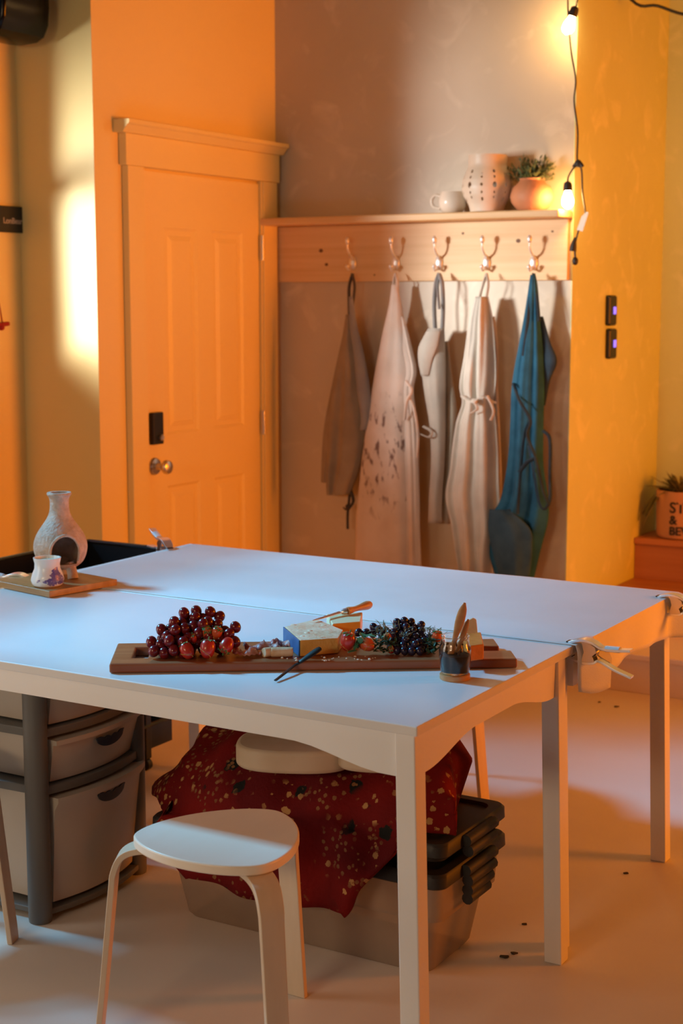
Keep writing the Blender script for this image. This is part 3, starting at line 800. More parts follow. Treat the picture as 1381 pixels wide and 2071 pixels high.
# ------------------------------------------------------------------ black cart behind the left end
M_cart = mat('black_enamel', (.012, .014, .018), .28)
def cart():
    x0, x1, y0, y1 = -3.33, -2.955, 3.30, 3.975
    o = empty('utility_cart', ((x0 + x1) / 2, (y0 + y1) / 2, 0), 0, 'black metal utility cart standing beyond the left end of tables', 'cart')
    W, D = (x1 - x0) / 2, (y1 - y0) / 2
    def tray(z, h, w=W, d=D):
        bm = bmesh.new(); t = .004
        bx(bm, -w, w, -d, d, z, z + t)
        bx(bm, -w, -w + t, -d, d, z + t, z + h); bx(bm, w - t, w, -d, d, z + t, z + h)
        bx(bm, -w + t, w - t, -d, -d + t, z + t, z + h); bx(bm, -w + t, w - t, d - t, d, z + t, z + h)
        for a, b in (((-w, -d), (w, -d)), ((w, -d), (w, d)), ((w, d), (-w, d)), ((-w, d), (-w, -d))):
            tube(bm, [(a[0], a[1], z + h), (b[0], b[1], z + h)], .007, 8, 1)
        return link('tray', bm, M_cart, o, 40)
    tray(.62, .09); tray(.35, .08, W - .02, D - .02); tray(.07, .08, W - .02, D - .02)
    for sx in (-1, 1):
        for sy in (-1, 1):
            bm = bmesh.new(); bx(bm, sx * (W - .03) - .014, sx * (W - .03) + .014, sy * (D - .15) - .014, sy * (D - .15) + .014, .04, .63)
            lg = link('leg', bm, M_cart, o, None, .003)
            bm = bmesh.new(); lathe(bm, [(.02, -.01), (.02, .01)], 16, Matrix.Translation((sx * (W - .03), sy * (D - .15), .02)) @ Matrix.Rotation(R(90), 4, 'X'))
            link('caster', bm, M_black, lg, 40)
    return o
cart()
c = Vector((-3.05, 3.50, .626))
bm = bmesh.new(); lathe(bm, [(.001, 0), (.036, 0), (.042, .05), (.043, .115), (.040, .115), (.038, .05), (.03, .006), (.001, .006)], 32, Matrix.Translation(c), False)
tag(link('plastic_cup', bm, mat('grey_blue_plastic', (.12, .20, .25), .4), None, 50), 'grey-blue plastic cup standing in the black cart behind the candle', 'cup')

# ------------------------------------------------------------------ serving board (rotated frame)
BO = at(221, 1363, Z=ZT); BE = at(1046, 1352, Z=ZT)
ux = (BE - BO); BL = ux.length; ux.normalize(); uy = Vector((-ux.y, ux.x, 0)); BW = .20; BH = .0215
ANG = math.atan2(ux.y, ux.x)
ZC = ZT + BH + .001
def bpt(x, y, z=0): return BO + ux * x + uy * y + Vector((0, 0, z))
SB = empty('serving_board', BO, ANG, 'long dark walnut serving board with handle slots, laden with fruit and cheese', 'serving board')
bm = bmesh.new(); prism(bm, [(0, 0), (BL, 0), (BL, .082), (BL - .115, .082), (BL - .115, .122), (BL - .02, .122), (BL - .02, BW), (0, BW)], .001, BH, axes='xy')
sb = link('board_slab', bm, M_board, SB)
bm = bmesh.new(); prism(bm, [(.045, .055), (.078, .055), (.078, .155), (.045, .155)], -.01, .04, pmat(SB), axes='xy')
cut(sb, bm)
b = sb.modifiers.new('bevel', 'BEVEL'); b.width = .004; b.segments = 3; b.limit_method = 'ANGLE'; b.angle_limit = R(40)

def atv(x, y, v):
    """pixel onto the upright plane lying v metres behind the board's front edge"""
    return at(x, y, pl=(BO + uy * v, uy))
def onb(x, y, z=ZC): return at(x, y, Z=z)

# grapes
M_red = mat('red_grape', (.075, .004, .009), .25, col2=(.19, .012, .018), scale=30, coat=.2)
M_dark = mat('black_grape', (.010, .010, .028), .25, col2=(.03, .02, .05), scale=30, coat=.2)
M_stem = mat('grape_stem', (.16, .15, .06), .7)
def bunch(name, label, pix, r, m, base, zmin):
    cs = []
    for x, y, v in pix:
        p = atv(x, y, v); p.z = max(p.z, ZC + r * .96); cs.append(p)
    ctr = sum(cs, Vector()) / len(cs); ctr.z = ZC
    o = empty(name, ctr, 0, label, 'grapes')
    for _ in range(40):       # push apart
        for i in range(len(cs)):
            for j in range(i):
                d = cs[i] - cs[j]; L = d.length
                if L < r * 1.86 and L > 1e-6:
                    s = d * ((r * 1.86 - L) / L * .5); cs[i] = cs[i] + s; cs[j] = cs[j] - s
            if cs[i].z < ZC + r * .97: cs[i].z = ZC + r * .97
    first = None
    for p in cs:
        if first is None:
            bm = bmesh.new(); ball(bm, (0, 0, 0), r, 16, (1, 1, 1.12)); g = first = link('grape', bm, m, o, 180)
        else: g = first.copy(); COL.objects.link(g); g.parent = o
        g.location = p - ctr; g.rotation_euler = (random.uniform(-.6, .6), random.uniform(-.6, .6), 0)
    bm = bmesh.new()
    mid = Vector((0, 0, r * 3))
    for p in cs[::2]: tube(bm, [mid, (p - ctr) * .5 + mid * .5, p - ctr], .0012, 5, 2)
    link('grape_stem', bm, m_stem_(), o, 60)
    return o
def m_stem_(): return M_stem
def c1(L, v0): return [(200 + x / 3.002, 1180 + y / 3.002, v) for x, y, v in L]
def c2(L): return [(620 + x / 3.002, 1180 + y / 3.002, v) for x, y, v in L]
red = c1([(350, 405, .045), (345, 365, .06), (400, 405, .045), (385, 365, .06), (408, 320, .075), (450, 395, .045), (440, 355, .06), (460, 275, .085), (425, 340, .07),
          (485, 315, .07), (485, 365, .055), (520, 210, .105), (512, 245, .095), (530, 285, .08), (500, 400, .05), (590, 190, .12), (585, 230, .105), (580, 275, .085), (545, 330, .07),
          (635, 222, .11), (672, 190, .12), (720, 208, .12), (620, 262, .09), (600, 320, .075), (450, 300, .085), (655, 250, .10), (700, 245, .105), (815, 278, .085), (822, 350, .065), (790, 300, .08),
          (560, 215, .115), (470, 345, .065), (640, 330, .08), (540, 390, .07), (610, 400, .08), (680, 310, .09), (740, 300, .09)], 0)
_fr = random.Random(11)
_fill = []
for _k in range(26):
    _t = _fr.random(); _x = 400 + 340 * _t; _y = _fr.uniform(260 + 40 * abs(_t - .5) * 2, 400); _fill.append((_x, _y, .055 + (400 - _y) / 140 * .05 + _fr.uniform(0, .025)))
bunch('grape_bunch', 'pile of glossy red grapes at left end of the serving board', red + c1(_fill, 0), .0122, M_red, 0, 0)
rnd = random.Random(5)
dk = [(553, 235, .13), (595, 243, .125), (635, 248, .125), (682, 258, .12), (560, 275, .11), (600, 275, .11), (650, 280, .11), (690, 292, .105), (535, 300, .10), (575, 310, .095), (620, 315, .095),
      (665, 325, .09), (700, 330, .09), (530, 340, .085), (560, 350, .08), (600, 350, .075), (640, 355, .075), (680, 365, .07), (715, 360, .08), (545, 385, .07), (590, 390, .06), (625, 400, .055),
      (655, 395, .055), (690, 400, .06), (560, 415, .055), (600, 425, .05), (640, 425, .045), (675, 425, .05), (710, 400, .07), (525, 400, .075), (410, 270, .13), (440, 285, .12), (400, 300, .12), (480, 290, .12), (505, 300, .11),
      (360, 300, .115), (320, 298, .115), (455, 310, .11), (510, 350, .09), (720, 330, .09), (735, 380, .08), (585, 260, .12), (650, 260, .12), (615, 295, .105)]
bunch('grape_bunch', 'mound of small blue-black grapes behind the jam jar end of board', c2(dk), .0090, M_dark, 0, 0)

# strawberries
M_straw = mat('strawberry_red', (.42, .018, .012), .3, col2=(.55, .035, .02), scale=40, coat=.3)
M_straw2 = mat('strawberry_orange', (.62, .07, .02), .3, col2=(.70, .12, .03), scale=40, coat=.3)
M_seed = mat('strawberry_seed', (.55, .30, .06), .5)
M_calyx = mat('calyx_green', (.05, .17, .045), .55, col2=(.10, .26, .08), scale=60)
def strawberry(pos, r, tilt, label, m, L=1.1):
    r *= 1.05
    o = empty('strawberry', pos, 0, label, 'strawberry')
    o.rotation_euler = tilt
    prof = []
    n = 14
    for i in range(n + 1):
        t = i / n; a = math.pi * t
        rr = r * math.sin(a) ** .8 * (1 - .28 * (1 - t)) if 0 < t < 1 else .0008
        prof.append((rr, -math.cos(a) * r * L))
    bm = bmesh.new(); lathe(bm, prof, 22, None, True)
    body = link('berry', bm, m, o, 80)
    bm = bmesh.new()
    for i in range(44):
        t = .12 + .78 * ((i * .618) % 1); th = i * 2.4; a = math.pi * t
        rr = r * math.sin(a) ** .8 * (1 - .28 * (1 - t))
        ball(bm, (rr * math.cos(th), rr * math.sin(th), -math.cos(a) * r * L), .0008, 6, (1, 1, 1.6))
    s = link('seeds', bm, M_seed, body, 80)
    bm = bmesh.new()
    for k in range(9):
        th = 2 * math.pi * k / 9 + random.uniform(-.2, .2)
        leaf(bm, (0, 0, r * L * .96), (math.cos(th), math.sin(th), .12), r * random.uniform(.75, 1.0), r * .42, droop=.45, n=4)
    tube(bm, [(0, 0, r * L * .95), (.001, 0, r * L * 1.25)], .0013, 6, 1)
    c_ = link('calyx', bm, M_calyx, o); solid(c_, .0006)
    return o
def sp(x, y, v, r): 
    p = atv(x, y, v); p.z = max(p.z, ZC + r * 1.0); return p
def S1(x, y): return 200 + x / 3.002, 1180 + y / 3.002
def S2(x, y): return 620 + x / 3.002, 1180 + y / 3.002
strawberry(sp(*S1(535, 408), .030, .016), .0165, (R(-20), R(-28), R(30)), 'bright red strawberry, front left of the red grapes', M_straw)
strawberry(sp(*S1(660, 397), .030, .018), .0185, (R(-20), R(5), R(30)), 'plump red strawberry in the centre below the red grapes', M_straw)
strawberry(sp(*S1(775, 376), .040, .016), .0165, (R(150), R(25), R(30)), 'round red strawberry right of the plump one, by the cured meat', M_straw)
strawberry(sp(*S1(572, 335), .062, .011), .0105, (R(20), R(0), R(0)), 'tiny red strawberry peeping between grapes and front berries', M_straw)
strawberry(sp(*S1(655, 300), .072, .013), .0135, (R(30), R(35), R(0)), 'orange-red strawberry with pale green cap resting on red grapes', M_straw2)
strawberry(sp(*S1(712, 302), .068, .014), .0135, (R(10), R(30), R(30)), 'orange-red strawberry with dark leaves at top right of red grapes', M_straw2)
strawberry(sp(*S2(250, 352), .052, .019), .0185, (R(-5), R(12), R(0)), 'large pinkish-red strawberry standing right beside the blue-rind cheese', M_straw)
strawberry(sp(*S2(365, 370), .052, .016), .0165, (R(-30), R(-70), R(30)), 'orange-red strawberry lying on its side, leaves to the left', M_straw2)
strawberry(sp(*S2(790, 325), .075, .013), .0125, (R(0), R(10), R(0)), 'orange-red strawberry between dark grapes and jam jar', M_straw2)
strawberry(sp(*S2(492, 328), .078, .011), .0105, (R(60), R(0), R(0)), 'small orange-red strawberry tucked among the green sprigs', M_straw2)
strawberry(sp(*S2(512, 405), .052, .010), .0095, (R(60), R(20), R(0)), 'small red strawberry at the foot of the dark grapes', M_straw)

# leaves and sprigs
M_mint = mat('mint_leaf', (.04, .16, .07), .5, col2=(.12, .30, .16), scale=50)
M_deep = mat('dark_herb', (.02, .045, .018), .6, col2=(.05, .09, .03), scale=50)
M_pale = mat('rosemary', (.13, .17, .11), .6, col2=(.28, .32, .24), scale=60)
def herb(label, pix, m, n, L, W, spread=1, name='herb_sprig', seed=0):
    rn = random.Random(seed)
    cs = [atv(*S2(x, y), v) for x, y, v in pix]
    for p in cs: p.z = max(p.z, ZC + .004)
    ctr = sum(cs, Vector()) / len(cs); ctr.z = ZC
    bm = bmesh.new()
    for p in cs:
        q = p - ctr
        for k in range(n):
            d = Vector((rn.gauss(0, spread), rn.gauss(0, spread), abs(rn.gauss(.5, .5))))
            b_ = q + Vector((rn.gauss(0, .005), rn.gauss(0, .004), rn.gauss(0, .003))); b_.z = max(b_.z, .001)
            leaf(bm, b_, d, L * rn.uniform(.7, 1.2), W, droop=.2, n=4)
    o = link(name, bm, m); o.location = ctr; solid(o, .0005)
    return tag(o, label, 'herb')
herb('fresh mint leaf cluster draped over the sideways strawberry', [(330, 365, .045), (345, 340, .05), (300, 395, .045)], M_mint, 4, .028, .014, .6, 'mint_sprig', 1)
herb('dark green herb mound in front of the dark grapes', [(430, 350, .06), (460, 370, .055), (490, 360, .055), (450, 400, .045), (480, 405, .045), (430, 390, .05), (515, 370, .06)], M_deep, 12, .014, .006, 1, 'herb_sprig', 2)
herb('thin rosemary sprigs poking up left of the dark grapes', [(430, 290, .10), (465, 275, .105), (440, 310, .09), (480, 305, .09), (545, 275, .10)], M_pale, 9, .022, .002, .35, 'rosemary_sprig', 3)
herb('pale feathery sprigs between the dark grapes and jam jar', [(720, 290, .10), (750, 285, .10), (735, 310, .09), (770, 300, .09), (800, 300, .09), (610, 300, .08), (590, 330, .07)], M_pale, 12, .016, .0022, .8, 'rosemary_sprig', 4)
herb('deep green leaf bundle at the left side of the jam jar', [(775, 400, .045), (770, 430, .04), (785, 370, .055), (740, 350, .06), (765, 350, .06)], mat('bottle_green_leaf', (.012, .06, .035), .5, col2=(.03, .10, .06), scale=40), 9, .014, .008, 1, 'herb_sprig', 5)

# cheeses
M_cheese = mat('orange_cheese', (.84, .42, .07), .5, col2=(.88, .50, .12), scale=14, bump=.25, bscale=90)
M_cheese_top = mat('cheese_cut_face', (.78, .46, .27), .6, col2=(.90, .68, .48), scale=18, bump=.5, bscale=60)
M_rind = mat('blue_wax_rind', (.03, .09, .24), .45, col2=(.05, .14, .32), scale=30)
M_paley = mat('pale_yellow_rind', (.72, .66, .42), .5)
def hexa(name, base, top, mats, par, fm, bevel=.002):
    bm = bmesh.new(); n = len(base)
    a = [bm.verts.new(p) for p in base]; b = [bm.verts.new(p) for p in top]
    f = bm.faces.new(a[::-1]); f.material_index = fm[0]
    f = bm.faces.new(b); f.material_index = fm[1]
    for i in range(n):
        f = bm.faces.new((a[i], a[(i + 1) % n], b[(i + 1) % n], b[i])); f.material_index = fm[2 + i]
    me = bpy.data.meshes.new(name); bmesh.ops.recalc_face_normals(bm, faces=bm.faces[:]); bm.to_mesh(me); bm.free()
    for m in mats: me.materials.append(m)
    o = bpy.data.objects.new(name, me); COL.objects.link(o); o.parent = par
    o.matrix_parent_inverse = pmat(par).inverted()
    bv = o.modifiers.new('b', 'BEVEL'); bv.width = bevel; bv.segments = 3
    return o
ba = [onb(607, 1328), onb(684, 1321), onb(694, 1304), onb(640, 1282), onb(575, 1300)]
ctr = sum(ba, Vector()) / 5
ck = empty('cheese_wedge', ctr, 0, 'large orange cheese wedge with blue wax rind, in the board centre', 'cheese')
h = [.036, .034, .034, .036, .037]
tp = [p + Vector((0, 0, hh)) for p, hh in zip(ba, h)]
hexa('cheese_block', ba, tp, [M_cheese, M_cheese_top, M_rind], ck, [0, 1, 0, 0, 0, 0, 0])
e0, e1 = ba[0], ba[4]; nn = (e1 - e0).cross(Vector((0, 0, 1))).normalized()
if nn.dot(uy) > 0 and nn.dot(ux) > 0: nn = -nn
if nn.dot(ux) > 0: nn = -nn
off = nn * .003
tag(hexa('wax_rind', [e0 + off * 0, e1 + off * 0, e1 + off, e0 + off], [tp[0], tp[4], tp[4] + off, tp[0] + off], [M_rind], ck, [0] * 6, .0008), 'blue wax rind')
bm = bmesh.new()
for k in range(10):
    u_, v_ = random.random(), random.random()
    p = tp[0].lerp(tp[1], u_).lerp(tp[4].lerp(tp[3], u_), v_); ball(bm, p - Vector((0, 0, .001)), random.uniform(.003, .006), 8, (1.4, 1, .5))
link('surface_crumbles', bm, M_cheese_top, ck, 60, world=True)
ba = [onb(672, 1293), onb(729, 1288), onb(733, 1268), onb(660, 1272)]
ctr = sum(ba, Vector()) / 4
ck = empty('cheese_block', ctr, 0, 'small yellow cheese block with pale rind under the wooden-handled knife', 'cheese')
tp2 = [p + Vector((0, 0, .036)) for p in ba]
cs = hexa('cheese_body', ba, tp2, [mat('yellow_cheese', (.66, .36, .05), .45, col2=(.74, .44, .09), scale=20), M_paley], ck, [0, 1, 0, 0, 0, 1], .003)
# knife on the cheese
zk = ZC + .040
A, Bp, Cp, Dp = at(632, 1256, Z=zk), at(690, 1238, Z=zk + .004), at(702, 1236, Z=zk + .006), at(750, 1222, Z=zk + .008)
kn = empty('cheese_knife', Bp, 0, 'cheese knife with turned wooden handle lying across the yellow cheese', 'knife')
d = (Bp - A).normalized(); s_ = d.cross(Vector((0, 0, 1))).normalized()
bm = bmesh.new(); T = Vector((0, 0, .0012))
pts = [A, A.lerp(Bp, .1) - s_ * .004, Bp - s_ * .007, Bp + s_ * .007, A.lerp(Bp, .3) + s_ * .006]
lo_ = [bm.verts.new(p) for p in pts]; hi_ = [bm.verts.new(p + T) for p in pts]
bm.faces.new(lo_); bm.faces.new(hi_[::-1])
for i in range(5): bm.faces.new((lo_[i], hi_[i], hi_[(i + 1) % 5], lo_[(i + 1) % 5]))
link('blade', bm, M_steel, kn, world=True)
bm = bmesh.new(); tube(bm, [Bp, Bp.lerp(Cp, .5), Cp], [.006, .008, .0075], 14, 2); link('bolster', bm, M_chrome, kn, 50, world=True)
bm = bmesh.new(); tube(bm, [Cp + (Dp - Cp) * t for t in (0, .08, .3, .55, .8, .95, 1)], [.0085, .009, .0065, .0078, .0105, .0085, .003], 18, 5)
M_ash = mat('oiled_handle_wood', (.46, .22, .08), .4, col2=(.56, .29, .12), scale=20, stretch=(1, 1, 3))
link('handle', bm, M_ash, kn, 80, world=True)
# orange cheese and crackers by the jar
ba = [onb(950, 1338), onb(978, 1334), onb(972, 1308), onb(940, 1312)]
ck = empty('cheddar_chunk', sum(ba, Vector()) / 4, 0, 'deep orange cheddar chunk standing just right of the jam jar', 'cheese')
hexa('chunk', ba, [p + Vector((0, 0, .034)) for p in ba], [mat('deep_orange_cheese', (.62, .20, .03), .5, col2=(.72, .27, .05), scale=20, bump=.3)], ck, [0] * 6, .003)
cc_ = atv(950, 1290, .135)
ck = empty('cracker', Vector((cc_.x, cc_.y, ZC)), ANG, 'pale triangular cracker leaning up behind the jam jar', 'cracker')
bm = bmesh.new(); prism(bm, [(-.028, .002), (.020, .002), (.014, .058), (.006, .062), (-.018, .050)], -.003, .003)
link('cracker_piece', bm, mat('cracker_crust', (.74, .50, .30), .7, col2=(.80, .62, .42), scale=40, bump=.4), ck, None, .0015)
# cured meat
M_meat = mat('cured_meat', (.36, .07, .06), .45, col2=(.66, .40, .34), scale=28, stretch=(1, 5, 1), lo=.4, hi=.7)
def meat(px, py, v, L, label, sd):
    rn = random.Random(sd); c = atv(px, py, v); c.z = ZC
    bm = bmesh.new(); g = []
    for j in range(9):
        rw = []
        for i in range(25):
            u, t = i / 24, j / 8
            x = (u - .5) * L; y = (t - .5) * .035 + .006 * math.sin(u * 7 + sd)
            z = .004 + .011 * (1 - (2 * t - 1) ** 2) * (.7 + .5 * math.sin(u * 11 + sd)) + .004 * abs(math.sin(u * 19 + t * 3 + sd))
            rw.append(bm.verts.new((x, y, z)))
        g.append(rw)
    for a, b_ in zip(g, g[1:]):
        for k in range(24): bm.faces.new((a[k], a[k + 1], b_[k + 1], b_[k]))
    o = link('meat_slice', bm, M_meat, None, 180); o.location = c; o.rotation_euler = (0, 0, ANG + rn.uniform(-.15, .15)); solid(o, .0015)
    return tag(o, label, 'meat')
meat(500, 1314, .055, .062, 'folded pink cured meat slice right beside the strawberries', 1)
meat(528, 1303, .105, .075, 'folded pink cured meat slice behind the bread roll pieces', 2)
meat(560, 1299, .135, .06, 'folded dark-edged cured meat slice touching the blue rind', 3)
# bread pieces
M_bread = mat('bread_crust', (.60, .33, .13), .6, col2=(.78, .62, .44), scale=22, lo=.35, hi=.6, bump=.3)
for px, py, r, L, rz, lab in ((541, 1320, .0105, .010, .5, 'round golden bread piece left of the pale roll'), (570, 1318, .0105, .024, .0, 'pale cylindrical bread roll with golden end by blue rind')):
    c = atv(px, py, .045); bm = bmesh.new()
    tube(bm, [(-L, 0, 0), (-L * .8, 0, 0), (L * .8, 0, 0), (L, 0, 0)], [r * .75, r, r, r * .8], 18, 4)
    o = link('bread_piece', bm, M_bread, None, 60); o.location = (c.x, c.y, ZC + r * .95); o.rotation_euler = (0, 0, ANG + rz); tag(o, lab, 'bread')
# crumbs
bm = bmesh.new()
for k in range(26):
    x = random.choice([random.uniform(648, 690), random.uniform(700, 760), random.uniform(560, 610)]); y = random.uniform(1328, 1338)
    ball(bm, onb(x, y) + Vector((0, 0, .001)), random.uniform(.001, .0028), 6, (1.3, 1, .8))
tag(link('bread_crumbs', bm, mat('crumb', (.75, .62, .50), .7), None, 60), 'pale crumbs scattered along the front of the serving board', 'crumbs', None, 'stuff')
# black spreader leaning on the board edge
A, Bp = at(557, 1376, Z=ZT + .004), at(601, 1347, Z=ZT + .026)
A = at(557, 1376, Z=ZT + .0045)
Bm = bpt(.42, -.004, BH + .006); Bm = atv(597, 1345, -.003); Be = atv(649, 1310, .020)
bm = bmesh.new(); tube(bm, [A, A.lerp(Bm, .6), Bm, Bm.lerp(Be, .3), Bm.lerp(Be, .7), Be.lerp(Bm, .05), Be], [.0038, .0042, .004, .006, .0085, .007, .002], 14, 5, .45, up=(0, 0, 1))
tag(link('spreader_knife', bm, mat('black_matt', (.010, .009, .008), .45), None, 70), 'matt black spreader knife leaning over the front edge of the board', 'knife')

# ------------------------------------------------------------------ jam jar
JR = .0335
jb = at(922, 1381, Z=ZT); fw = Vector((-math.sin(YAW), math.cos(YAW), 0)); jc = jb + fw * JR; jc.z = ZT
if (jc - BO).dot(uy) > -.036: jc = jc - uy * ((jc - BO).dot(uy) + .036)
cst = empty('wooden_coaster', jc, 0, 'round orange-brown wooden coaster lying under the jam jar', 'coaster')
bm = bmesh.new(); lathe(bm, [(.001, .0005), (.031, .0005), (.032, .003), (.032, .011), (.030, .0125), (.001, .0125)], 40, None, False)
link('coaster_disc', bm, M_ash, cst, 40)
jar = empty('jam_jar', (jc.x, jc.y, ZT + .013), 0, 'clear glass jar half full of dark jam, with wooden spreaders in it', 'jar')
M_jar = mat('jar_glass', (.97, .95, .90), .02, trans=1, ior=1.45)
k = 1.0
outer = [(.001, 0), (.028, 0), (.030, .003), (.0335, .03), (.034, .048), (.0325, .058), (.0295, .064), (.0295, .078), (.0305, .080)]
inner = [(.0285, .080), (.0275, .066), (.0305, .058), (.032, .048), (.0315, .03), (.028, .0045), (.001, .0035)]
bm = bmesh.new(); lathe(bm, outer + inner, 48, None, False); link('glass_jar', bm, M_jar, jar, 60)
bm = bmesh.new(); lathe(bm, [(.001, .0042), (.0278, .005), (.0312, .03), (.0316, .040), (.001, .041)], 40, None, False)
link('dark_jam', bm, mat('dark_jam', (.020, .010, .011), .6, spec=.1), jar, 60)
bm = bmesh.new()
for k in range(20):
    a = random.uniform(0, 6.28); z = random.uniform(.041, .058); ball(bm, (.0305 * math.cos(a), .0305 * math.sin(a), z), random.uniform(.0015, .0035), 6, (1, 1, 1.6))
o = link('jam_smears', bm, mat('jam_smear', (.12, .05, .02), .4), jar, 60)
jl = Vector((jc.x, jc.y, ZT + .013))
vr = _r.copy()
def wood_spoon(p0, p1, label, rad):
    d = p1 - p0
    o = empty('wooden_spreader', p0, 0, label, 'spreader')
    bm = bmesh.new(); tube(bm, [p0 + d * t for t in (0, .25, .45, .7, .88, 1)], [rad * .6, rad * .7, rad * .55, rad * 1.0, rad * .9, rad * .25], 14, 5, .4, up=tuple(fw))
    tag(o, label, 'spreader'); link('spreader_stick', bm, M_ash, o, 70, world=True)
wood_spoon(jl + Vector((0, 0, .008)) - vr * .018, at(940, 1219, pl=(jl, fw)), 'taller rounded wooden spreader standing in the jam jar', .0095)
wood_spoon(jl + Vector((0, 0, .008)) + fw * .012 - vr * .006, at(947, 1252, pl=(jl + fw * .012, fw)), 'shorter wooden spreader behind the taller one in the jam jar', .006)

# ------------------------------------------------------------------ stools
def stool_parts(o):
    # seat: rounded triangle, corners over the legs (first leg along local +x)
    def outline(c_, d_, n=96):      # support function of a rounded triangle
        pts = []
        for i in range(n):
            a = 2 * math.pi * i / n; h, h1 = c_ + d_ * math.cos(3 * a), -3 * d_ * math.sin(3 * a)
            pts.append((h * math.cos(a) - h1 * math.sin(a), h * math.sin(a) + h1 * math.cos(a)))
        return pts
    bm = bmesh.new(); prism(bm, outline(.168, .0155), .429, .45, axes='xy')
    for f in bm.faces: f.smooth = False
    link('seat', bm, M_birchtop, o, 30, .004)
    for k in range(3):
        a = 2 * math.pi * k / 3
        Mx = Matrix.Rotation(a, 4, 'Z')
        path = cr([(.06, 0, .4225), (.12, 0, .4225), (.175, 0, .4215), (.207, 0, .407), (.223, 0, .375), (.229, 0, .33), (.247, 0, .16), (.264, 0, 0.006)], 6)
        bm = bmesh.new(); prev = None
        for i, p in enumerate(path):
            t = (path[min(i + 1, len(path) - 1)] - path[max(0, i - 1)]).normalized(); n_ = Vector((t.z, 0, -t.x))
            w_ = .028 if i < 12 else .028 - .006 * (i - 12) / (len(path) - 12)
            q = []
            for aa, bb in ((.0065, -w_), (-.0065, -w_), (-.0065, w_), (.0065, w_)):
                v = p + n_ * aa; v.y += bb
                if i == len(path) - 1: v.z = 0.0005
                q.append(bm.verts.new(Mx @ v))
            if prev:
                for j in range(4): bm.faces.new((prev[j], prev[(j + 1) % 4], q[(j + 1) % 4], q[j]))
            else: bm.faces.new(q[::-1])
            prev = q
        bm.faces.new(prev); link('leg', bm, M_birch, o, 40, .0018)
sd = empty('stool', (-1.703, 2.432, 0), R(88), 'birch stool with rounded triangular seat standing before the near table', 'stool')
stool_parts(sd)
def stool_copy(loc, rz, label):
    o = empty('stool', loc, rz, label, 'stool')
    for chd in sd.children: c_ = chd.copy(); COL.objects.link(c_); c_.parent = o
stool_copy((-2.682, 2.50, 0), R(21), 'birch stool mostly outside left edge, one leg before the drawer tower')
ft = at(980, 1645, Z=0); ang = R(-8)
stool_copy((ft.x - .264 * math.cos(ang), ft.y - .264 * math.sin(ang), 0), ang, 'birch stool behind the tables, one leg showing above the black lids')

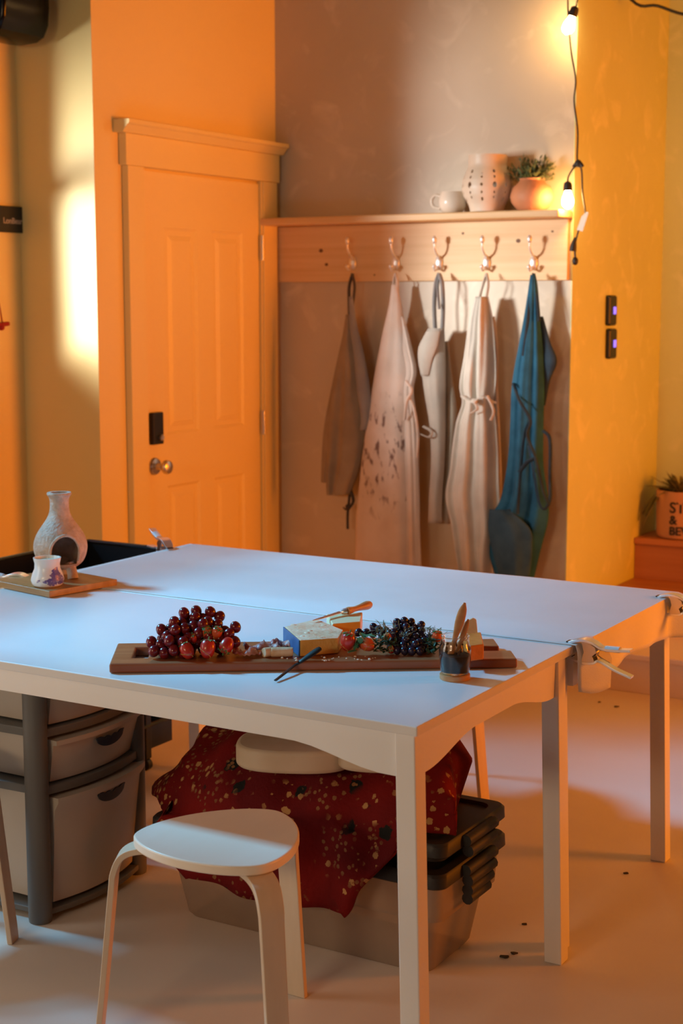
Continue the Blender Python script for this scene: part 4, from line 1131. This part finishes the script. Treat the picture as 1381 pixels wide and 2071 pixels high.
# ------------------------------------------------------------------ drawer tower
M_frame = mat('grey_plastic_frame', (.13, .125, .115), .5)
M_drawer = mat('frosted_plastic', (.46, .40, .33), .4, col2=(.50, .44, .37), scale=3)
def tower():
    x0, x1, y0, y1 = -2.93, -2.43, 2.69, 3.13
    o = empty('drawer_tower', ((x0 + x1) / 2, (y0 + y1) / 2, 0), 0, 'grey plastic drawer tower with frosted drawers under the near table', 'drawers')
    W, D = (x1 - x0) / 2, (y1 - y0) / 2
    for sx in (-1, 1):
        for sy in (-1, 1):
            bm = bmesh.new(); rr = .030
            lathe(bm, [(rr * .95, 0), (rr, .01), (rr, .655), (rr * .9, .665)], 24, Matrix.Translation((sx * (W - rr), sy * (D - rr), 0)) @ Matrix.Diagonal((1, .95, 1, 1)))
            link('corner_post', bm, M_frame, o, 40)
    def bow(y, z=0, base=0, b=.045): return W - .012 + base + b * (1 - (y / D) ** 2)
    levels = [(.035, .318, 'deep'), (.345, .463, 'mid'), (.49, .61, 'top')]
    for z0, z1, _ in levels:
        # shelf band above and below
        pass
    for z in (.322, .467, .614, .015):
        h_ = .040 if z == .614 else (.022 if z > .1 else .015)
        bm = bmesh.new(); n = 16
        poly = [(-W + .01, -D + .01)] + [(bow(y, 0, -.012), y) for y in [(-D + .03) + (2 * D - .06) * i / n for i in range(n + 1)]] + [(-W + .01, D - .01)]
        prism(bm, poly, z, z + h_, axes='xy'); link('shelf_band', bm, M_frame, o, None, .003)
    for z0, z1, _ in levels:
        bm = bmesh.new(); n = 24; yy = [(-D + .055) + (2 * D - .085) * i / n for i in range(n + 1)]
        z0b, z1b = z0 + .004, z1 - .004; tb = .02
        fr = [[bm.verts.new((bow(y) - tb * (1 - t) * 1.2 - .002, y * (.94 + .06 * t), z0b + (z1b - z0b) * t)) for y in yy] for t in (0, .33, .66, .88)]
        lip = [[bm.verts.new((bow(y) + dx, y, z)) for y in yy] for dx, z in ((.008, z1b - .012), (.008, z1b), (-.03, z1b))]
        back = [[bm.verts.new((-W + .03, y * .94, z)) for y in yy] for z in (z1b, z0b)]
        G = fr + lip + back
        for a, b_ in zip(G, G[1:] + [G[0]]):
            for k_ in range(n): bm.faces.new((a[k_], a[k_ + 1], b_[k_ + 1], b_[k_]))
        bm.faces.new([r_[0] for r_ in G]); bm.faces.new([r_[-1] for r_ in G][::-1])
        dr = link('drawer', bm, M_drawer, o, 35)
        # grip cut-out: its shade is a dark sheet on the bowed front
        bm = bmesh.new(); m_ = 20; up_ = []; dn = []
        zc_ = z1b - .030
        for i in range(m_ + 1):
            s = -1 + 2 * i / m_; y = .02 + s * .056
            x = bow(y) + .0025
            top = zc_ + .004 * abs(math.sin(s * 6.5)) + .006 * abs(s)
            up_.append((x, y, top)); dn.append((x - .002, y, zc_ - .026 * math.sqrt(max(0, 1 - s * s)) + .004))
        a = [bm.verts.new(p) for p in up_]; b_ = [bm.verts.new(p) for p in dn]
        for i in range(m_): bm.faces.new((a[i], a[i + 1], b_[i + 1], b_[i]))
        g_ = link('grip_shade', bm, mat('grip_cutout_shade', (.02, .03, .05), .5) if 'grip_cutout_shade' not in bpy.data.materials else bpy.data.materials['grip_cutout_shade'], dr)
        solid(g_, .003); tag(g_, 'dark curved shade of the grip cut-out')
tower()

# ------------------------------------------------------------------ storage boxes
M_lid = mat('charcoal_lid', (.022, .020, .018), .5)
M_clear = mat('cloudy_plastic', (.34, .26, .20), .3, col2=(.42, .33, .26), scale=4, alpha=.62)
def rr_poly(x0, x1, y0, y1, r, n=5):
    pts = []
    for cx, cy, a0 in ((x1 - r, y1 - r, 0), (x0 + r, y1 - r, 90), (x0 + r, y0 + r, 180), (x1 - r, y0 + r, 270)):
        for i in range(n + 1):
            a = R(a0 + 90 * i / n); pts.append((cx + r * math.cos(a), cy + r * math.sin(a)))
    return pts
def loft(bm, secs):
    rings = [[bm.verts.new((x, y, z)) for x, y in poly] for poly, z in secs]
    n = len(rings[0])
    for a, b in zip(rings, rings[1:]):
        for k_ in range(n): bm.faces.new((a[k_], a[(k_ + 1) % n], b[(k_ + 1) % n], b[k_]))
    bm.faces.new(rings[0][::-1]); bm.faces.new(rings[-1])
def storage(x0, x1, y0, y1, z0, zb, label, bodym):
    cx, cy = (x0 + x1) / 2, (y0 + y1) / 2; W, D = (x1 - x0) / 2, (y1 - y0) / 2
    o = empty('storage_box', (cx, cy, z0), 0, label, 'storage box')
    H = zb - z0
    P_ = lambda s, r=.03: rr_poly(-W + s, W - s, -D + s, D - s, r)
    bm = bmesh.new(); loft(bm, [(P_(.07), .001), (P_(.062), .012), (P_(.040), H * .62), (P_(.018), H * .64), (P_(.014), H - .001)]); link('box_body', bm, bodym, o, 40)
    bm = bmesh.new(); loft(bm, [(P_(.004), H), (P_(0), H + .004), (P_(.001), H + .028), (P_(.006), H + .034), (P_(.03), H + .034), (P_(.034), H + .026), (P_(.05), H + .026)])
    ld = link('lid', bm, M_lid, o, 40)
    # latch on the short right side
    bm = bmesh.new()
    for k_, (za, xo) in enumerate(((.018, .010), (-.006, .014), (-.030, .012), (-.052, .010))):
        if H < .1 and k_ > 1: break
        tube(bm, [(W + xo - .004, -.075 + .004 * k_, H + za), (W + xo - .004, .075 - .012 * k_, H + za)], .014, 10, 1)
    lt_ = link('latch', bm, M_lid, o, 40); tag(lt_, 'ribbed black latch')
storage(-2.235, -1.425, 2.865, 3.225, 0, .232, 'long cloudy plastic storage box with black lid, bottom of the pile', M_clear)
storage(-2.02, -1.425, 2.87, 3.22, .2665, .302, 'shallow black storage box with black lid, upper one of the pile', M_lid)

# ------------------------------------------------------------------ red patterned blanket
def blanket_mat():
    m = mat('red_brocade', (.19, .008, .006), .85, col2=(.10, .005, .006), scale=5, bump=.25, bscale=120, spec=.15)
    nt = m.node_tree; b = nt.nodes['Principled BSDF']; N = nt.nodes.new; L = nt.links.new
    tc = N('ShaderNodeTexCoord')
    def layer(scale, cell, thr, col, mask_scale, mlo):
        v = N('ShaderNodeTexVoronoi'); v.inputs['Scale'].default_value = scale; v.inputs['Randomness'].default_value = .9
        L(tc.outputs['Object'], v.inputs['Vector'])
        n = N('ShaderNodeTexNoise'); n.inputs['Scale'].default_value = cell; n.inputs['Detail'].default_value = 3; L(tc.outputs['Object'], n.inputs['Vector'])
        s = N('ShaderNodeMath'); s.operation = 'MULTIPLY_ADD'; s.inputs[1].default_value = .35; L(n.outputs['Fac'], s.inputs[0]); L(v.outputs['Distance'], s.inputs[2])
        r = N('ShaderNodeValToRGB'); r.color_ramp.elements[0].position = thr; r.color_ramp.elements[1].position = thr + .04
        r.color_ramp.elements[0].color = (1, 1, 1, 1); r.color_ramp.elements[1].color = (0, 0, 0, 1); L(s.outputs[0], r.inputs[0])
        k_ = N('ShaderNodeTexNoise'); k_.inputs['Scale'].default_value = mask_scale; L(tc.outputs['Object'], k_.inputs['Vector'])
        r2 = N('ShaderNodeValToRGB'); r2.color_ramp.elements[0].position = mlo; r2.color_ramp.elements[1].position = mlo + .06; L(k_.outputs['Fac'], r2.inputs[0])
        mu = N('ShaderNodeMath'); mu.operation = 'MULTIPLY'; L(r.outputs[0], mu.inputs[0]); L(r2.outputs[0], mu.inputs[1])
        mx = N('ShaderNodeMix'); mx.data_type = 'RGBA'; mx.inputs['B'].default_value = (*col, 1)
        L(b.inputs['Base Color'].links[0].from_socket, mx.inputs['A']); L(mu.outputs[0], mx.inputs['Factor']); L(mx.outputs['Result'], b.inputs['Base Color'])
    layer(13, 70, .40, (.012, .012, .010), 5, .47)
    layer(60, 160, .46, (.22, .10, .04), 9, .50)
    layer(38, 170, .45, (.42, .22, .08), 8, .50)
    return m
def blanket():
    bm = bmesh.new(); nu, nv = 90, 60; G = []
    x0, x1 = -2.40, -1.455
    for i in range(nu + 1):
        u = i / nu; ku = .77 - .285 * u; kb = ku
        top = .285 + .215 * min(1, u / .40) ** .75 + .012 * math.sin(u * 9)
        if u > .93: top -= .05 * ((u - .93) / .07) ** 2
        hem = .150 + .01 * math.sin(u * 13)
        if u > .62: hem = .15 + (u - .62) / .22 * .20
        hem = min(hem, .346)
        if u < .12: hem = .20 - .4 * u
        rim = .342 if u > .30 else .276 + .066 * (u / .30) ** 2
        prof = [(3.42, rim + .002), (3.38, (top + rim) / 2), (3.26, top - .01), (3.08, top), (2.95, top - .035), (2.875, (top + rim) / 2 - .015), (2.842, rim + .003), (2.828, (rim + hem) / 2), (2.815, hem)]
        if hem > .33: prof = [(3.42, rim + .002), (3.38, (top + rim) / 2), (3.26, top - .01), (3.12, top), (3.0, top - .05), (2.955, .42), (2.94, .39), (2.925, .365), (2.92, .345)]
        if u < .35: prof = [((2.9 + (y - 2.9) * (.25 + .75 * u / .35)) if y > 2.9 else y, z) for y, z in prof]
        pp = cr([(y, z, 0) for y, z in prof], 8)
        row = []
        for j in range(nv + 1):
            q = pp[int(j / nv * (len(pp) - 1))]
            X = -(kb + .018 * noise.noise(Vector((q.x * 9, q.y * 9, u * 2)))) * q.x
            nz = noise.noise(Vector((X * 7, q.x * 7, q.y * 7))) * .022 + .010 * math.sin(X * 38 + q.y * 11)
            dz = nz if q.y > .36 else nz * .4
            row.append(bm.verts.new((X, q.x - .012 * abs(nz) * 20 * (1 if j > nv * .6 else 0) * .5 - (.008 * math.sin(X * 45) if j > nv * .75 else 0), max(q.y + dz * (1 if j < nv * .75 else .2), rim if q.x > 2.87 else .05))))
        G.append(row)
    for a, b in zip(G, G[1:]):
        for k_ in range(nv): bm.faces.new((a[k_], a[k_ + 1], b[k_ + 1], b[k_]))
    for g in (G[0], G[-1]):     # end caps sag down to the lid
        c_ = bm.verts.new((sum(v.co.x for v in g) / len(g), 3.1, .346))
        for k_ in range(nv): bm.faces.new((g[k_], g[k_ + 1], c_))
    o = link('patterned_blanket', bm, blanket_mat(), None, 180); solid(o, .006)
    return tag(o, 'crumpled dark red floral blanket heaped over the storage boxes under the table', 'blanket')
blanket()
M_slab = mat('beige_slab', (.46, .33, .20), .7, col2=(.58, .48, .36), scale=5)
def slab(px, py, w, d, h, z, Y, rz, label):
    c_ = at(px, py, Y=Y)
    bm = bmesh.new(); pts = []
    for k_ in range(48):
        a = 2 * math.pi * k_ / 48; ca, sa = math.cos(a), math.sin(a); e = .75
        pts.append((w * abs(ca) ** e * (1 if ca > 0 else -1), d * abs(sa) ** e * (1 if sa > 0 else -1)))
    prism(bm, pts, 0, h, axes='xy'); o = link('rounded_cushion', bm, M_slab, None, 30, .010); o.location = (c_.x, Y, z); o.rotation_euler = (0, 0, rz)
    tag(o, label, 'cushion')
slab(597, 1540, .135, .10, .052, at(600, 1570, Y=2.78).z, 2.87, R(25), 'beige rounded flat cushion on red blanket, the left one')
slab(752, 1540, .075, .085, .045, at(745, 1566, Y=2.84).z, 2.92, R(15), 'beige rounded flat cushion on red blanket, the right smaller one')

# ------------------------------------------------------------------ bits on the floor
M_bit = mat('dried_leaf_bit', (.05, .035, .02), .8)
for i, (x, y, r, lab) in enumerate(((1020, 1935, .011, 'dark dried leaf crumb on floor, left of the pair near the table leg'), (1039, 1928, .008, 'dark dried leaf crumb on floor, right of the pair near the table leg'),
                                    (1246, 1429, .009, 'dark dried leaf crumb on floor before the stair riser'), (1212, 1420, .006, 'small faint leaf crumb on floor close to the stair riser'),
                                    (1266, 1766, .007, 'dark speck on the floor left of the far table leg'), (1061, 1869, .006, 'small brown speck on floor between boxes and table leg'))):
    c_ = at(x, y, Z=.002); bm = bmesh.new()
    pts = [(r * (1 + .35 * math.sin(k_ * 2.3 + i)) * math.cos(k_ * .785), r * .6 * (1 + .3 * math.cos(k_ * 1.9 + i)) * math.sin(k_ * .785)) for k_ in range(8)]
    prism(bm, pts, 0, .004, axes='xy'); o = link('leaf_crumb', bm, M_bit, None, None, .001); o.location = (c_.x, c_.y, .0005); o.rotation_euler = (0, 0, YAW)
    tag(o, lab, 'debris')
